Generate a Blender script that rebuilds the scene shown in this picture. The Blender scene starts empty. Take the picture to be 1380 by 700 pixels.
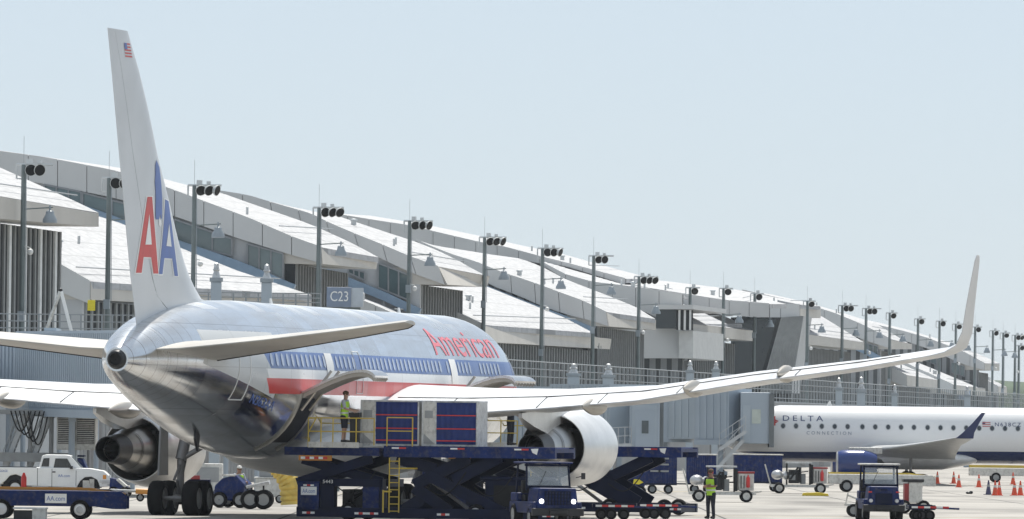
import bpy, bmesh, math, random
from mathutils import Vector, Matrix
random.seed(7)
PI = math.pi
sc = bpy.context.scene
COL = sc.collection

# ---------------------------------------------------------------- camera, sky, sun
F = 11183.0
CAMH = 3.1
PITCH, ROLL = 0.0203, 0.0119
cam_d = bpy.data.cameras.new('camera')
cam = bpy.data.objects.new('camera', cam_d); COL.objects.link(cam)
cam_d.sensor_width = 36.0
cam_d.lens = 36.0*F/1380.0
cam_d.clip_start = 1.0; cam_d.clip_end = 20000.0
cam.location = (0, 0, CAMH)
CR = Matrix.Rotation(PI/2+PITCH, 3, 'X') @ Matrix.Rotation(ROLL, 3, 'Z')
cam.rotation_euler = CR.to_euler()
sc.camera = cam
SUN = Vector((0.06, 0.46, 0.88)).normalized()
sl = bpy.data.lights.new('sun', 'SUN'); sl.energy = 4.6; sl.angle = math.radians(0.5); sl.color = (1, .955, .88)
so = bpy.data.objects.new('sun', sl); COL.objects.link(so)
so.rotation_euler = SUN.to_track_quat('Z', 'Y').to_euler(); so.location = (0, 200, 120)
w = bpy.data.worlds.new('World'); sc.world = w; w.use_nodes = True
nt = w.node_tree; bg = nt.nodes['Background']
sky = nt.nodes.new('ShaderNodeTexSky'); sky.sky_type = 'NISHITA'; sky.sun_disc = False
sky.sun_elevation = math.asin(SUN.z); sky.sun_rotation = math.atan2(SUN.x, SUN.y)
sky.altitude = 0; sky.air_density = 0.66; sky.dust_density = 0.62; sky.ozone_density = 4.6
# a thin even veil of summer haze over the clear sky
veil = nt.nodes.new('ShaderNodeMix'); veil.data_type = 'RGBA'; veil.inputs[0].default_value = .72
nt.links.new(sky.outputs[0], veil.inputs[6]); veil.inputs[7].default_value = (5.25, 5.85, 6.3, 1)
nt.links.new(veil.outputs[2], bg.inputs[0]); bg.inputs[1].default_value = 0.10
sc.view_settings.view_transform = 'Standard'; sc.view_settings.look = 'None'
sc.view_settings.exposure = 0.36; sc.view_settings.gamma = 1.0

# ---------------------------------------------------------------- helpers
def ray(px, py):
    return CR @ Vector(((px-690)/F, -(py-350)/F, -1.0))
def P(px, py, D):                       # the point of the place at depth D seen at a spot of the photo
    d = ray(px, py); return Vector((0, 0, CAMH)) + d*(D/d.y)
def onplane(px, py, P0, n):
    d = ray(px, py); C0 = Vector((0, 0, CAMH)); t = (P0-C0).dot(n)/d.dot(n); return C0+d*t
def G(px, D):                           # ground point at column px, depth D
    p = P(px, 577, D); return Vector((p.x, D, 0))

MATS = {}
def mat(name, col=(.5,.5,.5), rough=.6, metal=0.0, var=.12, scale=2.0, bump=0.0, spec=.5, emit=None, coat=0.0, streak=None, dirt=0.0):
    if name in MATS: return MATS[name]
    m = bpy.data.materials.new(name); m.use_nodes = True; n = m.node_tree.nodes; l = m.node_tree.links
    b = n['Principled BSDF']
    b.inputs['Roughness'].default_value = rough; b.inputs['Metallic'].default_value = metal
    b.inputs['Specular IOR Level'].default_value = spec; b.inputs['Coat Weight'].default_value = coat
    tc = n.new('ShaderNodeTexCoord'); no = n.new('ShaderNodeTexNoise'); no.inputs['Scale'].default_value = scale
    no.inputs['Detail'].default_value = 6
    src = tc.outputs['Object']
    if streak:
        mp = n.new('ShaderNodeMapping'); mp.inputs['Scale'].default_value = streak; l.new(src, mp.inputs[0]); src = mp.outputs[0]
    l.new(src, no.inputs['Vector'])
    r = n.new('ShaderNodeValToRGB'); r.color_ramp.elements[0].position = .3; r.color_ramp.elements[1].position = .7
    r.color_ramp.elements[0].color = tuple(c*(1-var) for c in col)+(1,); r.color_ramp.elements[1].color = tuple(min(1, c*(1+var*.6)) for c in col)+(1,)
    l.new(no.outputs['Fac'], r.inputs[0]); l.new(r.outputs[0], b.inputs['Base Color'])
    if dirt:
        n2 = n.new('ShaderNodeTexNoise'); n2.inputs['Scale'].default_value = 5.5; n2.inputs['Detail'].default_value = 8; n2.inputs['Roughness'].default_value = .7; l.new(tc.outputs['Object'], n2.inputs['Vector'])
        r2 = n.new('ShaderNodeValToRGB'); r2.color_ramp.elements[0].position = .48; r2.color_ramp.elements[0].color = (0,0,0,1); r2.color_ramp.elements[1].position = .72; r2.color_ramp.elements[1].color = (dirt,)*3+(1,); l.new(n2.outputs['Fac'], r2.inputs[0])
        mx = n.new('ShaderNodeMix'); mx.data_type = 'RGBA'; l.new(r2.outputs[0], mx.inputs[0]); l.new(r.outputs[0], mx.inputs[6]); mx.inputs[7].default_value = (.13,.115,.095,1); l.new(mx.outputs[2], b.inputs['Base Color'])
        rr = n.new('ShaderNodeMath'); rr.operation = 'MULTIPLY_ADD'; l.new(n2.outputs['Fac'], rr.inputs[0]); rr.inputs[1].default_value = .4; rr.inputs[2].default_value = rough-.15; l.new(rr.outputs[0], b.inputs['Roughness'])
    if bump:
        bp = n.new('ShaderNodeBump'); bp.inputs['Strength'].default_value = bump; l.new(no.outputs['Fac'], bp.inputs['Height']); l.new(bp.outputs[0], b.inputs['Normal'])
    if emit:
        b.inputs['Emission Color'].default_value = emit[:3]+(1,); b.inputs['Emission Strength'].default_value = emit[3]
    MATS[name] = m; return m

class MB:
    def __init__(s): s.v = []; s.f = []; s.m = []; s.M = None
    def add(s, vs, fs, mi=0):
        k = len(s.v)
        for v in vs:
            v = Vector(v); s.v.append(s.M @ v if s.M else v)
        for f in fs: s.f.append(tuple(k+i for i in f)); s.m.append(mi)
    def box(s, x0, x1, y0, y1, z0, z1, mi=0):
        s.add([(x0,y0,z0),(x1,y0,z0),(x1,y1,z0),(x0,y1,z0),(x0,y0,z1),(x1,y0,z1),(x1,y1,z1),(x0,y1,z1)],
              [(0,3,2,1),(4,5,6,7),(0,1,5,4),(1,2,6,5),(2,3,7,6),(3,0,4,7)], mi)
    def prism(s, poly, y0, y1, mi=0):      # poly in x,z ; extruded in y
        n = len(poly)
        s.add([(x,y0,z) for x,z in poly]+[(x,y1,z) for x,z in poly],
              [tuple(range(n)), tuple(range(2*n-1, n-1, -1))]+[((i+1)%n, i, n+i, n+(i+1)%n) for i in range(n)], mi)
    def bar(s, a, b, r, n=8, mi=0, r2=None, up=None, h=None):   # tube, or box bar if h given
        a = Vector(a); b = Vector(b); d = (b-a); L = d.length
        if L < 1e-6: return
        d.normalize(); u = Vector(up) if up else (Vector((0,0,1)) if abs(d.z) < .9 else Vector((1,0,0)))
        e1 = d.cross(u).normalized(); e2 = e1.cross(d)
        r2 = r if r2 is None else r2
        if h is not None:
            q = [(-r,-h),(r,-h),(r,h),(-r,h)]
            s.add([a+e1*x+e2*y for x,y in q]+[b+e1*x+e2*y for x,y in q], [(0,1,2,3),(7,6,5,4)]+[((i+1)%4,i,4+i,4+(i+1)%4) for i in range(4)], mi); return
        A = [a+(e1*math.cos(t)+e2*math.sin(t))*r for t in [2*PI*i/n for i in range(n)]]
        B = [b+(e1*math.cos(t)+e2*math.sin(t))*r2 for t in [2*PI*i/n for i in range(n)]]
        s.add(A+B, [tuple(range(n)), tuple(range(2*n-1,n-1,-1))]+[((i+1)%n,i,n+i,n+(i+1)%n) for i in range(n)], mi)
    def loft(s, secs, closed=True, cap=True, mi=0):
        n = len(secs[0]); vs = [p for q in secs for p in q]; fs = []
        for k in range(len(secs)-1):
            for i in range(n if closed else n-1):
                j = (i+1)%n; fs.append((k*n+i, k*n+j, (k+1)*n+j, (k+1)*n+i))
        if cap: fs += [tuple(range(n-1,-1,-1)), tuple(range((len(secs)-1)*n, len(secs)*n))]
        s.add(vs, fs, mi)
    def lathe(s, prof, c=(0,0,0), axis='y', n=32, mi=0, cap=False):   # prof (along, r)
        secs = []
        for a, r in prof:
            q = []
            for i in range(n):
                t = 2*PI*i/n; u, v = r*math.cos(t), r*math.sin(t)
                q.append((c[0]+u, c[1]+a, c[2]+v) if axis == 'y' else ((c[0]+a, c[1]+u, c[2]+v) if axis == 'x' else (c[0]+u, c[1]+v, c[2]+a)))
            secs.append(q)
        s.loft(secs, True, cap, mi)
    def ball(s, c, r, mi=0, n=12, m=8):
        secs = []
        for k in range(m+1):
            t = PI*k/m; z = math.cos(t); q = math.sin(t)+1e-4
            rr = r if hasattr(r, '__len__') else (r, r, r)
            secs.append([(c[0]+rr[0]*q*math.cos(2*PI*i/n), c[1]+rr[1]*q*math.sin(2*PI*i/n), c[2]+rr[2]*z) for i in range(n)])
        s.loft(secs, True, True, mi)
    def build(s, name, mats, parent=None, smooth=False, bevel=0.0, fix=True):
        me = bpy.data.meshes.new(name); me.from_pydata([tuple(v) for v in s.v], [], s.f)
        if not isinstance(mats, (list, tuple)): mats = [mats]
        for m in mats: me.materials.append(m)
        for p, k in zip(me.polygons, s.m): p.material_index = k
        if fix:
            bm = bmesh.new(); bm.from_mesh(me); bmesh.ops.recalc_face_normals(bm, faces=bm.faces); bm.to_mesh(me); bm.free()
        o = bpy.data.objects.new(name, me); COL.objects.link(o)
        if parent: o.parent = parent
        if smooth:
            me.shade_smooth(); me.set_sharp_from_angle(angle=math.radians(smooth if smooth is not True else 40))
        if bevel:
            bv = o.modifiers.new('bevel', 'BEVEL'); bv.width = bevel; bv.segments = 2; bv.limit_method = 'ANGLE'
        return o
def E(name, label, cat, loc=(0,0,0), rz=0.0, group=None):
    o = bpy.data.objects.new(name, None); COL.objects.link(o); o.location = loc; o.rotation_euler = (0,0,rz); o.empty_display_size = .3
    o['label'] = label; o['category'] = cat
    if group: o['group'] = group
    return o
def tag(o, label, cat, group=None):
    o['label'] = label; o['category'] = cat
    if group: o['group'] = group
    return o
def struct(o): o['kind'] = 'structure'; return o
def dup(root, loc, rz, label, group=None, zs=None):
    r = root.copy(); COL.objects.link(r); r.location = loc; r.rotation_euler = (0,0,rz); r['label'] = label
    if group: r['group'] = group
    for ch in list(root.children):
        c = ch.copy(); COL.objects.link(c); c.parent = r
        for g in list(ch.children):
            d = g.copy(); COL.objects.link(d); d.parent = c
    return r
def text_verts(s, w=None, h=1.0, spacing=1.0, ext=.004, shear=0):
    cu = bpy.data.curves.new('t', 'FONT'); cu.body = s; cu.extrude = 0; cu.space_character = spacing; cu.resolution_u = 4; cu.shear = shear
    o = bpy.data.objects.new('t', cu); COL.objects.link(o); bpy.context.view_layer.update()
    dg = bpy.context.evaluated_depsgraph_get(); me = bpy.data.meshes.new_from_object(o.evaluated_get(dg))
    COL.objects.unlink(o); bpy.data.objects.remove(o)
    xs = [v.co.x for v in me.vertices]; ys = [v.co.y for v in me.vertices]
    x0, x1, y0, y1 = min(xs), max(xs), min(ys), max(ys)
    sy = h/(y1-y0); sx = (w/(x1-x0)) if w else sy
    for v in me.vertices: v.co = ((v.co.x-x0)*sx, (v.co.y-y0)*sy, 0)
    return me
def text(s, name, m, parent, org, w=None, h=.2, right=(1,0,0), up=(0,0,1), spacing=1.0, fn=None, cuts=0, shear=0):
    me = text_verts(s, w, h, spacing, shear=shear); org = Vector(org); right = Vector(right); up = Vector(up)
    bm = bmesh.new(); bm.from_mesh(me)
    for k in range(1, cuts):
        g = bm.verts[:]+bm.edges[:]+bm.faces[:]
        bmesh.ops.bisect_plane(bm, geom=g, plane_co=(0, h*k/cuts, 0), plane_no=(0,1,0))
    for v in bm.verts:
        v.co = Vector(fn(v.co.x, v.co.y)) if fn else org+right*v.co.x+up*v.co.y
    bm.to_mesh(me); bm.free()
    me.name = name; me.materials.clear(); me.materials.append(m)
    o = bpy.data.objects.new(name, me); COL.objects.link(o)
    if parent: o.parent = parent
    return o

# ---------------------------------------------------------------- materials
def concrete():
    m = bpy.data.materials.new('apron_concrete'); m.use_nodes = True; n = m.node_tree.nodes; l = m.node_tree.links; b = n['Principled BSDF']
    b.inputs['Roughness'].default_value = .85
    tc = n.new('ShaderNodeTexCoord')
    br = n.new('ShaderNodeTexBrick'); br.offset = 0; br.inputs['Scale'].default_value = 1.0
    br.inputs['Brick Width'].default_value = 7.6; br.inputs['Row Height'].default_value = 7.6; br.inputs['Mortar Size'].default_value = .06
    br.inputs['Color1'].default_value = (.345,.325,.295,1); br.inputs['Color2'].default_value = (.30,.285,.26,1); br.inputs['Mortar'].default_value = (.06,.058,.055,1)
    l.new(tc.outputs['Object'], br.inputs['Vector'])
    n1 = n.new('ShaderNodeTexNoise'); n1.inputs['Scale'].default_value = .12; n1.inputs['Detail'].default_value = 8; l.new(tc.outputs['Object'], n1.inputs['Vector'])
    mp = n.new('ShaderNodeMapping'); mp.inputs['Scale'].default_value = (.25, .04, 1); l.new(tc.outputs['Object'], mp.inputs[0])
    n2 = n.new('ShaderNodeTexNoise'); n2.inputs['Scale'].default_value = 1.0; n2.inputs['Detail'].default_value = 5; l.new(mp.outputs[0], n2.inputs['Vector'])
    r = n.new('ShaderNodeValToRGB'); r.color_ramp.elements[0].position = .32; r.color_ramp.elements[0].color = (.42,.42,.42,1); r.color_ramp.elements[1].position = .56; r.color_ramp.elements[1].color = (1.05,1.05,1.05,1)
    ad = n.new('ShaderNodeMath'); ad.operation = 'ADD'; l.new(n1.outputs[0], ad.inputs[0]); l.new(n2.outputs[0], ad.inputs[1])
    hf = n.new('ShaderNodeMath'); hf.operation = 'MULTIPLY'; hf.inputs[1].default_value = .5; l.new(ad.outputs[0], hf.inputs[0]); l.new(hf.outputs[0], r.inputs[0])
    mx = n.new('ShaderNodeMix'); mx.data_type = 'RGBA'; mx.blend_type = 'MULTIPLY'; mx.inputs[0].default_value = 1
    l.new(br.outputs[0], mx.inputs[6]); l.new(r.outputs[0], mx.inputs[7]); l.new(mx.outputs[2], b.inputs['Base Color'])
    return m
M_conc = concrete()
def seams(name, col, ulen, vlen, dark, wd=.035, **k):
    m = mat(name, col, **k); n = m.node_tree.nodes; l = m.node_tree.links; b = n['Principled BSDF']; src = b.inputs['Base Color'].links[0].from_socket
    tc = n.new('ShaderNodeTexCoord'); sp = n.new('ShaderNodeSeparateXYZ'); l.new(tc.outputs['Object'], sp.inputs[0])
    def M2(op, a, c):
        q = n.new('ShaderNodeMath'); q.operation = op
        for i, v in enumerate((a, c)):
            if v is None: continue
            if isinstance(v, (int, float)): q.inputs[i].default_value = v
            else: l.new(v, q.inputs[i])
        return q.outputs[0]
    u = M2('ADD', M2('MULTIPLY', sp.outputs[0], .1464), M2('MULTIPLY', sp.outputs[1], .9892)); v = M2('SUBTRACT', M2('MULTIPLY', sp.outputs[0], .9892), M2('MULTIPLY', sp.outputs[1], .1464))
    fs = []
    if ulen: fs.append(M2('LESS_THAN', M2('FRACT', M2('MULTIPLY', u, 1/ulen), None), wd*1.5/ulen*2))
    if vlen: fs.append(M2('LESS_THAN', M2('FRACT', M2('MULTIPLY', v, 1/vlen), None), wd if wd > .2 else wd/vlen*2))
    f = fs[0] if len(fs) == 1 else M2('MAXIMUM', fs[0], fs[1])
    mx = n.new('ShaderNodeMix'); mx.data_type = 'RGBA'; l.new(f, mx.inputs[0]); l.new(src, mx.inputs[6]); mx.inputs[7].default_value = tuple(dark)+(1,); l.new(mx.outputs[2], b.inputs['Base Color']); return m
M_roof = seams('roof_membrane', (.42,.425,.435), 3.0, 2.2, (.27,.275,.28), wd=.045, rough=.75, var=.17, scale=1.6, streak=(1.6,.35,3))
M_rib = seams('ribbed_cladding', (.30,.305,.305), None, .9, (.08,.085,.085), wd=.45, rough=.6, var=.1, scale=.5)
M_fasc = mat('fascia_panel', (.56,.56,.55), .45, var=.08, scale=.25)
M_joint = mat('dark_joint', (.20,.20,.20), .8)
M_eave = mat('eave_fascia', (.53,.50,.45), .55, var=.08, scale=.4)
M_wall = mat('grey_cladding', (.46,.465,.465), .6, var=.08, scale=.5)
M_louvd = mat('louvre_backing', (.045,.048,.05), .9, spec=.1)
M_louv = mat('louvre_fin', (.26,.265,.26), .8, spec=.15)
M_white = mat('white_fin', (.7,.7,.68), .5)
M_glass = mat('tinted_glass', (.10,.15,.16), .06, var=.3, scale=.3, spec=.9)
M_dglass = mat('dark_glass', (.015,.022,.026), .05, var=.2, spec=.8)
M_blue_flash = mat('blue_flashing', (.23,.32,.42), .4)
M_base = mat('pale_ribbed_wall', (.40,.43,.45), .6, var=.12, scale=.3)
M_rail = mat('galvanised_rail', (.30,.32,.33), .45, metal=.3)
M_pole = mat('pole_grey', (.16,.19,.19), .5, metal=.2)
M_lamp = mat('lamp_housing', (.55,.57,.57), .4, metal=.4)
M_lens = mat('dark_lens', (.006,.007,.008), .45, spec=.3)
M_dome = mat('lamp_shade_grey', (.30,.34,.37), .4)

# ---------------------------------------------------------------- ground, hills
g = MB(); g.add([(-3000,-300,0),(3000,-300,0),(3000,6000,0),(-3000,6000,0)], [(0,1,2,3)])
struct(g.build('apron_ground', M_conc))
hb = MB(); N = 160; top = []; 
for i in range(N+1):
    x = -500+2500*i/N; h = 19+2*math.sin(x*.006)+1.5*math.sin(x*.021+1)+.8*math.sin(x*.09)+random.uniform(-.8,.8); top.append((x,h))
secs = []
for x, h in top: secs.append([(x,2700,0),(x,2712,h*.75),(x,2750,h+random.uniform(-1,1)),(x,2900,h*1.05),(x,3000,0)])
hb.loft(secs, True, True)
struct(hb.build('wooded_hills', mat('far_woods', (.045,.075,.035), .9, var=.5, scale=.06), smooth=60))

# ---------------------------------------------------------------- terminal
PHI = math.atan(.148)
AD = Vector((math.sin(PHI), math.cos(PHI), 0)); BD = Vector((math.cos(PHI), -math.sin(PHI), 0))
def DX(x): return 85/(.148-(x-690)/F)
def LP(px, py, D):     # points of the photo on the upright cross plane of the pier at depth D
    pass
def cross(pts, ref, D):
    P0 = P(ref[0], ref[1], D); return [onplane(x, y, P0, AD) for x, y in pts]
def resample(pts, n):
    xs = [p[0] for p in pts]; out = []
    for i in range(n):
        x = xs[0]+(xs[-1]-xs[0])*i/(n-1); k = 0
        while k < len(xs)-2 and x > xs[k+1]: k += 1
        t = (x-xs[k])/(xs[k+1]-xs[k]) if xs[k+1] != xs[k] else 0
        out.append((x, pts[k][1]+(pts[k+1][1]-pts[k][1])*t))
    return out
term = E('airport_terminal', 'long pale airport concourse with rolling stepped roofs and louvred walls beyond the airliners', 'terminal', (0,500,0))
tinv = Matrix.Translation((0,-500,0))
def slab(top_pts, far_pts, th):
    b = MB(); b.M = tinv; n = len(top_pts)
    v = list(top_pts)+list(far_pts)+[p-Vector((0,0,th)) for p in top_pts]+[p-Vector((0,0,th)) for p in far_pts]
    f = []
    for i in range(n-1):
        f += [(i,i+1,n+i+1,n+i), (2*n+i+1,2*n+i,3*n+i,3*n+i+1), (i,2*n+i,2*n+i+1,i+1), (n+i,n+i+1,3*n+i+1,3*n+i)]
    f += [(0,n,3*n,2*n), (n-1,2*n-1+0,3*n-1+n,3*n-1)]
    b.add(v, f); return b
def louver(a, b_, z0, z1, parent, pitch=1.45, white=None, name='louvre_wall', fin=M_louv):
    L = (b_-a); L.z = 0; ln = L.length; d = L.normalized(); nrm = Vector((d.y, -d.x, 0))
    m = MB(); m.M = tinv
    # solid backing
    q = [a, b_, b_-nrm*.6, a-nrm*.6]
    m.add([Vector((p.x,p.y,z0)) for p in q]+[Vector((p.x,p.y,z1)) for p in q], [(0,1,2,3),(7,6,5,4),(0,4,5,1),(1,5,6,2),(2,6,7,3),(3,7,4,0)], 0)
    k = int(ln/pitch)
    for i in range(k+1):
        c = a+d*(ln*(i+.5)/(k+1)); mi = 1
        if white and white(i): mi = 2  # bright slits in the wall imitated by white fin colour
        w2 = .085*pitch/.62 if mi == 1 else .13*pitch/.62
        dep = .10 if mi == 1 else .12
        q = [c-d*w2+nrm*.003, c+d*w2+nrm*.003, c+d*w2+nrm*dep, c-d*w2+nrm*dep]
        m.add([Vector((p.x,p.y,z0)) for p in q]+[Vector((p.x,p.y,z1)) for p in q], [(0,1,2,3),(7,6,5,4),(0,4,5,1),(1,5,6,2),(2,6,7,3),(3,7,4,0)], mi)
    return m.build(name, [M_louvd, fin, M_white], parent)
def bay(D, ref, Df, topl, far, th=.35, band=None, eave=None, wall=True, lou=None, glaz=(), n=26, base=None, white=None):
    """roof surface from near edge (topl at depth D) to far edge (far at depth Df)"""
    T = cross(resample(topl, n), ref, D); Fp = cross(resample(far, n), far[-1], Df)
    roof = slab(T, Fp, th).build('roof', M_roof, term)
    # standing seams and snow bar
    sm = MB(); sm.M = tinv
    for f_ in (.9,):
        k = int(f_*(n-1)); a = T[k]+Vector((0,0,.35)); c = Fp[k]+Vector((0,0,.35)); sm.bar(a, c, .035, 5)
        for j in range(9):
            p = a.lerp(c, j/8); sm.bar(p-Vector((0,0,.4)), p, .03, 4) if f_ < .9 else None
    sm.build('snow_guard_rail', M_rail, roof)
    for q in range(3 if Df-D > 20 else 1):
        fu, fv = random.uniform(.45,.85), random.uniform(.1,.45); kk = int(fu*(n-1)); c = T[kk].lerp(Fp[kk], fv)
        vm_ = MB(); vm_.M = tinv; vm_.lathe([(0,.18),(.3,.18),(.31,.27),(.4,.24),(.45,.02)] if q % 2 else [(0,.08),(.45,.08),(.47,.02)], c=tuple(c), axis='z', n=10); vm_.build('roof_vent', M_lamp, roof, smooth=30)
    if band:
        B = cross(resample(band, n), ref, D)
        off = -AD*.35
        b = MB(); b.M = tinv
        # dark backing then panels with real gaps
        Ts = T; 
        length = (Ts[-1]-Ts[0]).length; npan = max(3, int(length/1.75))
        def at(L_, t):
            f = t*(n-1); i = min(n-2, int(f)); return L_[i].lerp(L_[i+1], f-i)
        for i in range(n-1):
            q = [T[i],T[i+1],B[i+1],B[i]]; b.add([p-AD*.05 for p in q]+[p+AD*.35 for p in q], [(0,1,2,3),(7,6,5,4),(0,4,5,1),(2,6,7,3)], 1)
        for k in range(npan):
            t0 = k/npan+.012/npan; t1 = (k+1)/npan-.012/npan
            for s_ in range(3):
                u0 = t0+(t1-t0)*s_/3; u1 = t0+(t1-t0)*(s_+1)/3
                q = [at(T,u0)+Vector((0,0,.06)), at(T,u1)+Vector((0,0,.06)), at(B,u1), at(B,u0)]
                b.add([p-AD*.16 for p in q]+[p-AD*.06 for p in q], [(0,1,2,3),(7,6,5,4),(0,4,5,1),(2,6,7,3),(0,3,7,4),(1,5,6,2)], 0)
        b.build('fascia', [M_fasc, M_joint], roof)
        if wall:
            wb = MB(); wb.M = tinv
            for i in range(n-1):
                q = [B[i], B[i+1]]
                lo = [Vector((p.x,p.y,0)) for p in q]
                v = [q[0]+AD*.1, q[1]+AD*.1, lo[1]+AD*.1, lo[0]+AD*.1]; v2 = [p+AD*1.2 for p in v]
                wb.add(v+v2, [(0,1,2,3),(7,6,5,4),(0,4,5,1),(2,6,7,3),(0,3,7,4),(1,5,6,2)])
            if lou:
                # stop the solid wall at the louvre corner
                wb = MB(); wb.M = tinv; xl = lou[0]
                pl = [p for p in resample(band, n) if p[0] < xl]+[(xl, resample(band, n)[-1][1] if False else band_y(band, xl))]
                Q = cross(pl, ref, D)
                for i in range(len(Q)-1):
                    q = [Q[i], Q[i+1]]; lo = [Vector((p.x,p.y,0)) for p in q]
                    v = [q[0]+AD*.1, q[1]+AD*.1, lo[1]+AD*.1, lo[0]+AD*.1]; v2 = [p+AD*1.2 for p in v]
                    wb.add(v+v2, [(0,1,2,3),(7,6,5,4),(0,4,5,1),(2,6,7,3),(0,3,7,4),(1,5,6,2)])
            wb.build('gable_wall', M_rib if D > 600 else M_wall, roof)
        for (pts, kind) in glaz:      # quad px: tl,tr,br,bl
            q = cross(pts, ref, D); gb = MB(); gb.M = tinv
            gb.add([p-AD*.12 for p in q]+[p+AD*.05 for p in q], [(0,1,2,3),(7,6,5,4),(0,4,5,1),(1,5,6,2),(2,6,7,3),(3,7,4,0)])
            wn = gb.build('window', kind, roof)
            fr = MB(); fr.M = tinv
            for i in range(4): fr.bar(q[i]-AD*.16, q[(i+1)%4]-AD*.16, .05, h=.05)
            for t in (.33,.66): fr.bar(q[0].lerp(q[1],t)-AD*.16, q[3].lerp(q[2],t)-AD*.16, .04, h=.05)
            fr.build('window_frame', mat('frame_grey', (.24,.25,.26), .5), roof)
    if base:
        q = cross(resample(base, 12), ref, D); bb = MB(); bb.M = tinv
        for i in range(11): bb.bar(q[i]-AD*.2, q[i+1]-AD*.2, .25, h=.28)
        bb.build('blue_flashing', M_blue_flash, roof)
    if eave:
        (nt_, ft_, nb_, fb_), D2 = eave
        A = P(nt_[0], nt_[1], D); Bq = P(ft_[0], ft_[1], D2); C1 = P(nb_[0], nb_[1], D); D1 = P(fb_[0], fb_[1], D2)
        eb = MB(); eb.M = tinv; inn = -BD*3.0
        ins = [A+inn+Vector((0,0,-.05)), Bq+inn+Vector((0,0,-.05)), D1+inn, C1+inn]
        out = [A, Bq, D1, C1]
        eb.add(out+ins, [(0,1,2,3),(7,6,5,4),(0,4,5,1),(1,5,6,2),(2,6,7,3),(3,7,4,0)])
        eb.build('eave', M_eave, roof)
        wl = MB(); wl.M = tinv      # thin white roof edge
        wl.add([A+Vector((0,0,.02)), Bq+Vector((0,0,.02)), Bq+inn*.7+Vector((0,0,.42)), A+inn*.7+Vector((0,0,.42)), A+inn*.7+Vector((0,0,.0)), Bq+inn*.7+Vector((0,0,.0))], [(0,1,2,3),(3,2,5,4),(0,4,5,1),(0,3,4),(1,5,2)])
        wl.build('roof_edge', M_roof, roof)
        if lou:
            x0, x1, zt = lou[:3]
            a = P(x0, 400, D+.3); c = P(x1, 400, D2-.5)
            louver(Vector((a.x,a.y,0)), Vector((c.x,c.y,0)), 5.0, min(A.z, Bq.z)+zt, roof, white=white)
    return T, Fp
def band_y(pts, x):
    for k in range(len(pts)-1):
        if pts[k][0] <= x <= pts[k+1][0]:
            t = (x-pts[k][0])/(pts[k+1][0]-pts[k][0]); return pts[k][1]+t*(pts[k+1][1]-pts[k][1])
    return pts[-1][1]

# high and low bays, near to far
bay(395, (-60,255), 430, [(-330,165),(-60,255)], [(-110,176),(0,226),(107,274),(133,287)], band=[(-330,200),(-60,290)],
    eave=(((-60,255),(133,288),(-60,290),(133,306)),430), lou=(-90,82,-1.0), white=lambda i: i%3==1)
bay(436, (122,385), 490, [(-40,300),(60,345),(122,380)], [(60,270),(160,300),(245,335),(320,365),(420,398)], band=[(-40,345),(60,385),(122,410)],
    eave=(((122,380),(420,402),(122,404),(420,420)),492), lou=(110,400,-1.0))
bay(497, (433,334), 525, [(-40,198),(0,205),(60,213),(160,232),(226,254),(277,273),(334,294),(391,319),(433,334)],
    [(0,203),(160,226),(220,241),(257,251),(289,257),(334,273),(380,289),(420,303),(477,329),(510,347)],
    band=[(-40,236),(55,247),(100,256),(160,268),(234,291),(277,306),(314,319),(380,340),(433,355)],
    eave=(((433,334),(510,348),(435,356),(507,363)),526), lou=(397,468,-1.0),
    glaz=[([(60,249),(110,259),(110,285),(60,262)], M_glass), ([(112,260),(232,291),(232,325),(112,290)], M_glass), ([(236,296),(313,322),(313,345),(236,327)], M_glass), ([(334,329),(382,342),(382,376),(334,358)], M_glass)],
    base=[(60,264),(160,300),(245,332),(320,357),(397,390)])
bay(530, (545,430), 560, [(430,385),(500,410),(545,430)], [(466,380),(500,395),(540,412),(585,432)], band=[(430,410),(500,430),(545,450)],
    eave=(((545,430),(600,436),(545,450),(600,450)),560), lou=(530,590,-1.0))
bay(540, (591,360), 563, [(289,257),(334,264),(377,277),(420,289),(443,301),(486,319),(514,330),(551,346),(591,360)],
    [(460,293),(514,311),(560,326),(590,338),(617,351),(634,361),(657,373)],
    band=[(289,259),(334,273),(380,289),(420,303),(443,313),(477,329),(510,347),(555,368),(600,384)],
    eave=(((591,360),(660,373),(603,384),(656,387)),563), lou=(566,623,-1.0),
    glaz=[([(470,362),(492,367),(492,378),(470,368)], M_glass), ([(510,355),(552,371),(552,405),(510,388)], M_glass)],
    base=[(440,368),(470,380),(520,400),(566,422)])
bay(560, (651,438), 618, [(540,390),(600,415),(651,438)], [(600,365),(640,380),(700,404),(760,428),(800,449)], band=[(540,420),(600,440),(655,461)],
    eave=(((651,438),(824,457),(655,461),(822,471)),630), lou=(640,815,-1.0))
bay(622, (817,421), 655, [(560,323),(577,331),(610,344),(643,354),(674,367),(702,376),(731,386),(760,397),(783,405),(817,421)],
    [(575,330),(617,336),(660,343),(703,349),(731,360),(763,377),(820,399),(857,414),(883,430)],
    band=[(560,324),(577,335),(610,349),(643,371),(660,384),(702,400),(731,413),(763,424),(803,434),(820,440)],
    eave=(((817,421),(884,432),(820,440),(884,445)),657), lou=(805,868,-1.0),
    base=[(655,390),(700,408),(760,430),(800,447)])
bay(668, (934,437), 722, [(860,400),(900,418),(934,437)], [(895,392),(925,405),(960,419),(1000,437)], band=[(860,420),(900,440),(934,453)],
    eave=(((934,437),(1016,446),(934,452),(1016,460)),722), lou=(895,990,-1.0))
bay(664, (920,397), 700, [(731,354),(763,371),(800,381),(851,387),(920,397)], [(731,352),(760,357),(800,368),(843,383),(930,400)],
    band=[(731,356),(763,378),(820,400),(857,415),(920,444)], th=.3)
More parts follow.
